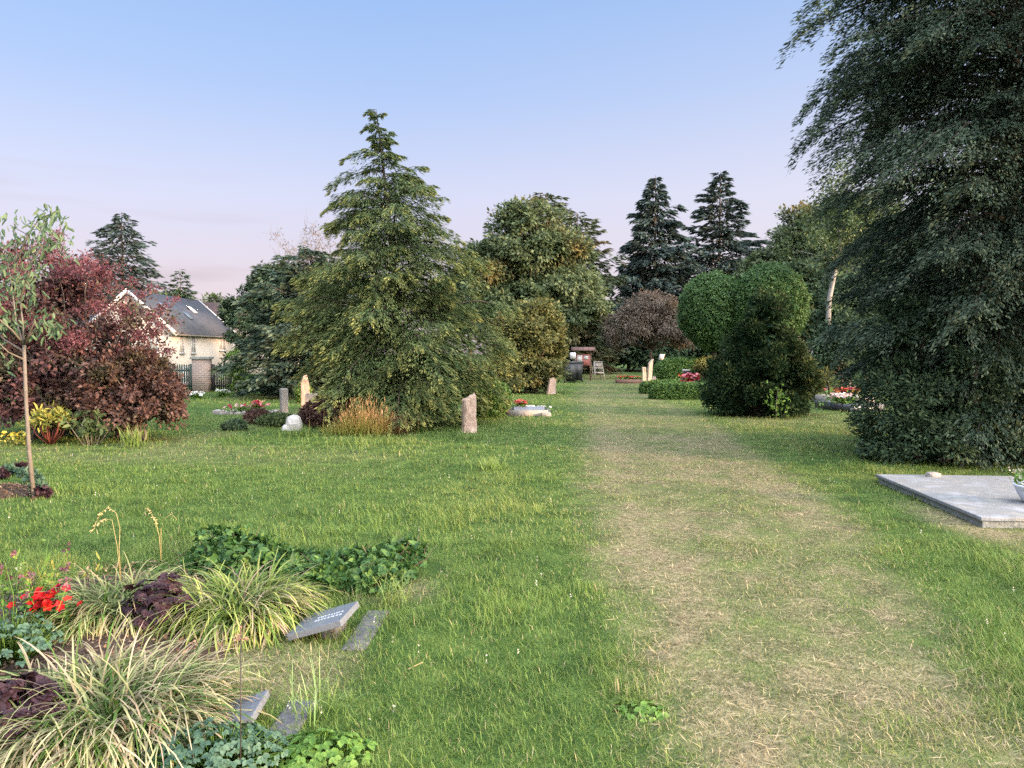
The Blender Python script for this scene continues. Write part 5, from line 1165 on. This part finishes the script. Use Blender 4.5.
# ivy patch
def ivy():
    g = gpt(300, 575); root = thing('ivy_patch', 'low arc of dark glossy ivy behind the sedges', 'plant', (g.x, g.y, H(g.x, g.y))); wb, lb = MB(), MB()
    line = [(205, 560, .30, .22), (240, 568, .34, .24), (280, 576, .30, .17), (320, 578, .28, .15), (355, 578, .28, .18), (390, 575, .30, .22), (415, 566, .26, .17)]
    cs = [(np.array(gpt(a, c+4)-g), w_, h_) for a, c, w_, h_ in line]
    N = 2500
    for k in range(N):
        i = R.integers(0, len(cs)-1); f = R.random(); c = cs[i][0]*(1-f)+cs[i+1][0]*f; wd = cs[i][1]*(1-f)+cs[i+1][1]*f; hh = cs[i][2]*(1-f)+cs[i+1][2]*f
        th = R.uniform(0, PI); e = np.array([0, math.cos(th), math.sin(th)]); b_ = 1+.5*(vnoise(c[0]*7, th*2, 4)-.5)
        p = c+np.array([R.normal(0, .04), e[1]*wd*b_, e[2]*hh*b_*R.uniform(.75, 1.08)+.01])
        d = e*.6+R.normal(0, .6, 3); d[2] -= .5; up_ = nrm(e+R.normal(0, .4, 3)); d = nrm(d); s_ = np.cross(d, up_); sz = .05*R.uniform(.5, 1.4); an = np.array([-.95, 0, .95])+R.normal(0, .15, 3)
        leaves(lb, np.tile(p, (3, 1)), np.cos(an)[:, None]*d+np.sin(an)[:, None]*s_, np.tile(up_, (3, 1)), sz*np.array([.8, 1.1, .8]), sz*.62, oval=True, fold=.12)
    for k in range(60):
        i = R.integers(0, len(cs)); c = cs[i][0]; e = c+np.array([R.normal(0, .15), R.normal(0, .15), cs[i][2]*R.uniform(.6, 1.25)]); tube(wb, wob((c[0], c[1], 0), e, 3, .1), [.005, .004, .003, .002], 4)
    wb.build('stem', M['bark'], root); lb.build('foliage', M['ivy'], root)
    for a, c, w_, h_ in line: q = gpt(a, c+4); hole(q.x, q.y, w_*.75, w_*.75)
ivy()
stalk('upright dry stalk poking out of the ivy', [(366, 580), (372, 565), (366, 552), (362, 545)], 4.95, .004, False, col=(.26, .2, .12))
# tilted plaques and their foot plates
def plaque(label, xy, size, rz, tilt, z, letters):
    root = thing('memorial_plaque', label, 'plaque', (xy[0], xy[1], z), rz, 'tilted plaques in the grave bed')
    o = slab('tablet', size, M['granite'], root, .004); o.rotation_euler = (0, tilt, 0)
    o2 = slab('support', (.09, size[1]*.6, .10), M['plate'], root, .01); o2.location = (size[0]*.5*math.cos(tilt)-.10, .02, -.05)
    mb = MB()
    for r in range(letters):
        x0 = -.03+.045*r*.0; k = 0; yy = -size[1]*.12+.05*r
        x = -size[0]*.12
        while x < size[0]*.36:
            w = R.uniform(.006, .014); box(mb, (x+w/2, yy+R.normal(0, .001), size[2]/2+.0012), (w, R.uniform(.012, .02), .002)); x += w+R.uniform(.003, .009)
    if letters: t = mb.build('inscription', M['inscription'], o)
plaque('grey polished tilted plaque emerging beside the yellow-green sedge', (-1.035, 4.02), (.31, .31, .035), -.10, -math.radians(17), .072, 2)
plaque('second grey tilted plaque half covered by blue-green columbine leaves', (-1.15, 2.99), (.24, .24, .03), .05, -math.radians(17), .055, 0)
for x, y, sx, sy, rz, lab in ((-.81, 4.06, .13, .56, -.06, 'flat weathered stone plate in the turf right of the first plaque'), (-.93, 3.04, .13, .34, -.05, 'flat weathered stone plate in the turf right of the second plaque')):
    o = slab('foot_plate', (sx, sy, .06), M['plate'], None, .012); o.location = (x, y, H(x, y)-.018); o.rotation_euler = (.02, -.02, rz); tag(o, lab, 'stone plate'); hole(x, y, sx*.22, sy*.36, rz)
g = gpt(240, 768+18); root = thing('plant_stake', 'thin dark upright rod beside the second plaque', 'stake', (g.x, g.y, H(g.x, g.y)-.05)); mb = MB(); t = P(241, 636, g.y)-root.location
tube(mb, [(0, 0, 0), t], .0022, 6); mb.build('rod', M['metal'], root)
mb = MB(); n = 26; leaves(mb, np.array(t)+R.normal(0, .012, (n, 3)), rdir(n), rdir(n), .02, .007); mb.c[-1][:] = (.28, .16, .12); mb.build('seed_head', M['petal'], root)

# weeds and taller tufts in the lawn
def tuft(label, px, py, n, L, col, col2, spread=.05, wid=.006, name='grass_tuft'):
    g = gpt(px, py); root = thing(name, label, 'grass tuft', (g.x, g.y, H(g.x, g.y)), 0, 'taller tufts in the lawn'); mb = MB(); p = np.stack([R.normal(0, spread, n), R.normal(0, spread, n), 0*R.random(n)], 1)
    strips(mb, p, R.uniform(0, 2*PI, n), L*R.uniform(.5, 1.15, n), wid*R.uniform(.7, 1.3, n), R.uniform(1.0, 1.5, n), R.uniform(.3, 1.4, n), 5, c0=np.tile(col, (n, 1)), c1=np.tile(col2, (n, 1))); mb.build('blades', M['blade'], root)
tuft('tall pale grass tuft just right of the first stone plate', 392, 606, 60, .26, (.13, .20, .05), (.25, .29, .10))
tuft('long pale green tuft beside the second stone plate', 322, 716, 46, .24, (.12, .22, .05), (.30, .36, .17), .05)
tuft('soft tuft in the lawn right of the standing pink stone', 492, 470, 160, .20, (.12, .20, .04), (.22, .27, .08), .12, .009)
tuft('rank grass round the foot of the pink standing stone', 470, 439, 130, .2, (.10, .17, .035), (.20, .24, .08), .17, .011)
tuft('grass growing against the white boulder', 300, 436, 120, .2, (.09, .15, .03), (.16, .21, .06), .2, .011)
tuft('tall grass below the orange grass clump', 352, 446, 220, .22, (.10, .17, .03), (.22, .25, .08), .4, .011)
rosette('broadleaf_weed', 'clover-like leafy weed patch in the near lawn beside the columbine', 320, 760, .20, .14, 130, .05, M['weed'], .09, lobes=False, zoff=0)
rosette('broadleaf_weed', 'small leafy weed at the lawn edge left of the worn path', 640, 712, .14, .09, 34, .045, M['weed'], .03, lobes=False, zoff=0)
# clover blossoms and straw litter
mb = MB(); n = 230; y = 2.6+13*R.random(n)**1.0; x = R.uniform(-1, 1, n)*(.72*y+.5); k = (dryness(x, y) < .15) & (np.abs(path_d(x, y)) > .9) & (np.hypot((x-bx)/1.4, (y-by)/1.8) > 1) & (x < 4); x, y = x[k], y[k]; n = len(x)
for q in range(6):
    leaves(mb, np.stack([x, y, hgt(x, y)+R.uniform(.035, .075, n)], 1), rdir(n)+np.array([0, 0, .6]), rdir(n), .009, .008); mb.c[-1][:] = (.50, .50, .42)
tag(mb.build('clover_blossom', M['petal']), None, None, kind='stuff')
mb = MB(); n = 30000; y = 1.8+11.5*R.random(n)**1.4; x = np.interp(y, PY, PX)+R.uniform(-1.3, 1.3, n)*np.interp(y, PY, PW); extra = 2500
k = R.random(n) < dryness(x, y)*1.1+.03; x, y = x[k], y[k]; n = len(x)
d = rdir(n)*np.array([1, 1, .18]); d[:, 2] = np.abs(d[:, 2])
leaves(mb, np.stack([x, y, hgt(x, y)+R.uniform(.006, .022, n)], 1), d, np.array([0, 0, 1.])+rdir(n)*.3, R.uniform(.03, .09, n), .0032*(1+.12*np.maximum(0, y-3))); mb.c[-1] = np.repeat(np.array([.40, .33, .20])*R.uniform(.45, 1.15, (n, 1)), 4, 0)
tag(mb.build('straw_litter', M['grass']), None, None, kind='stuff')

tag(grass(), None, None, kind='stuff')
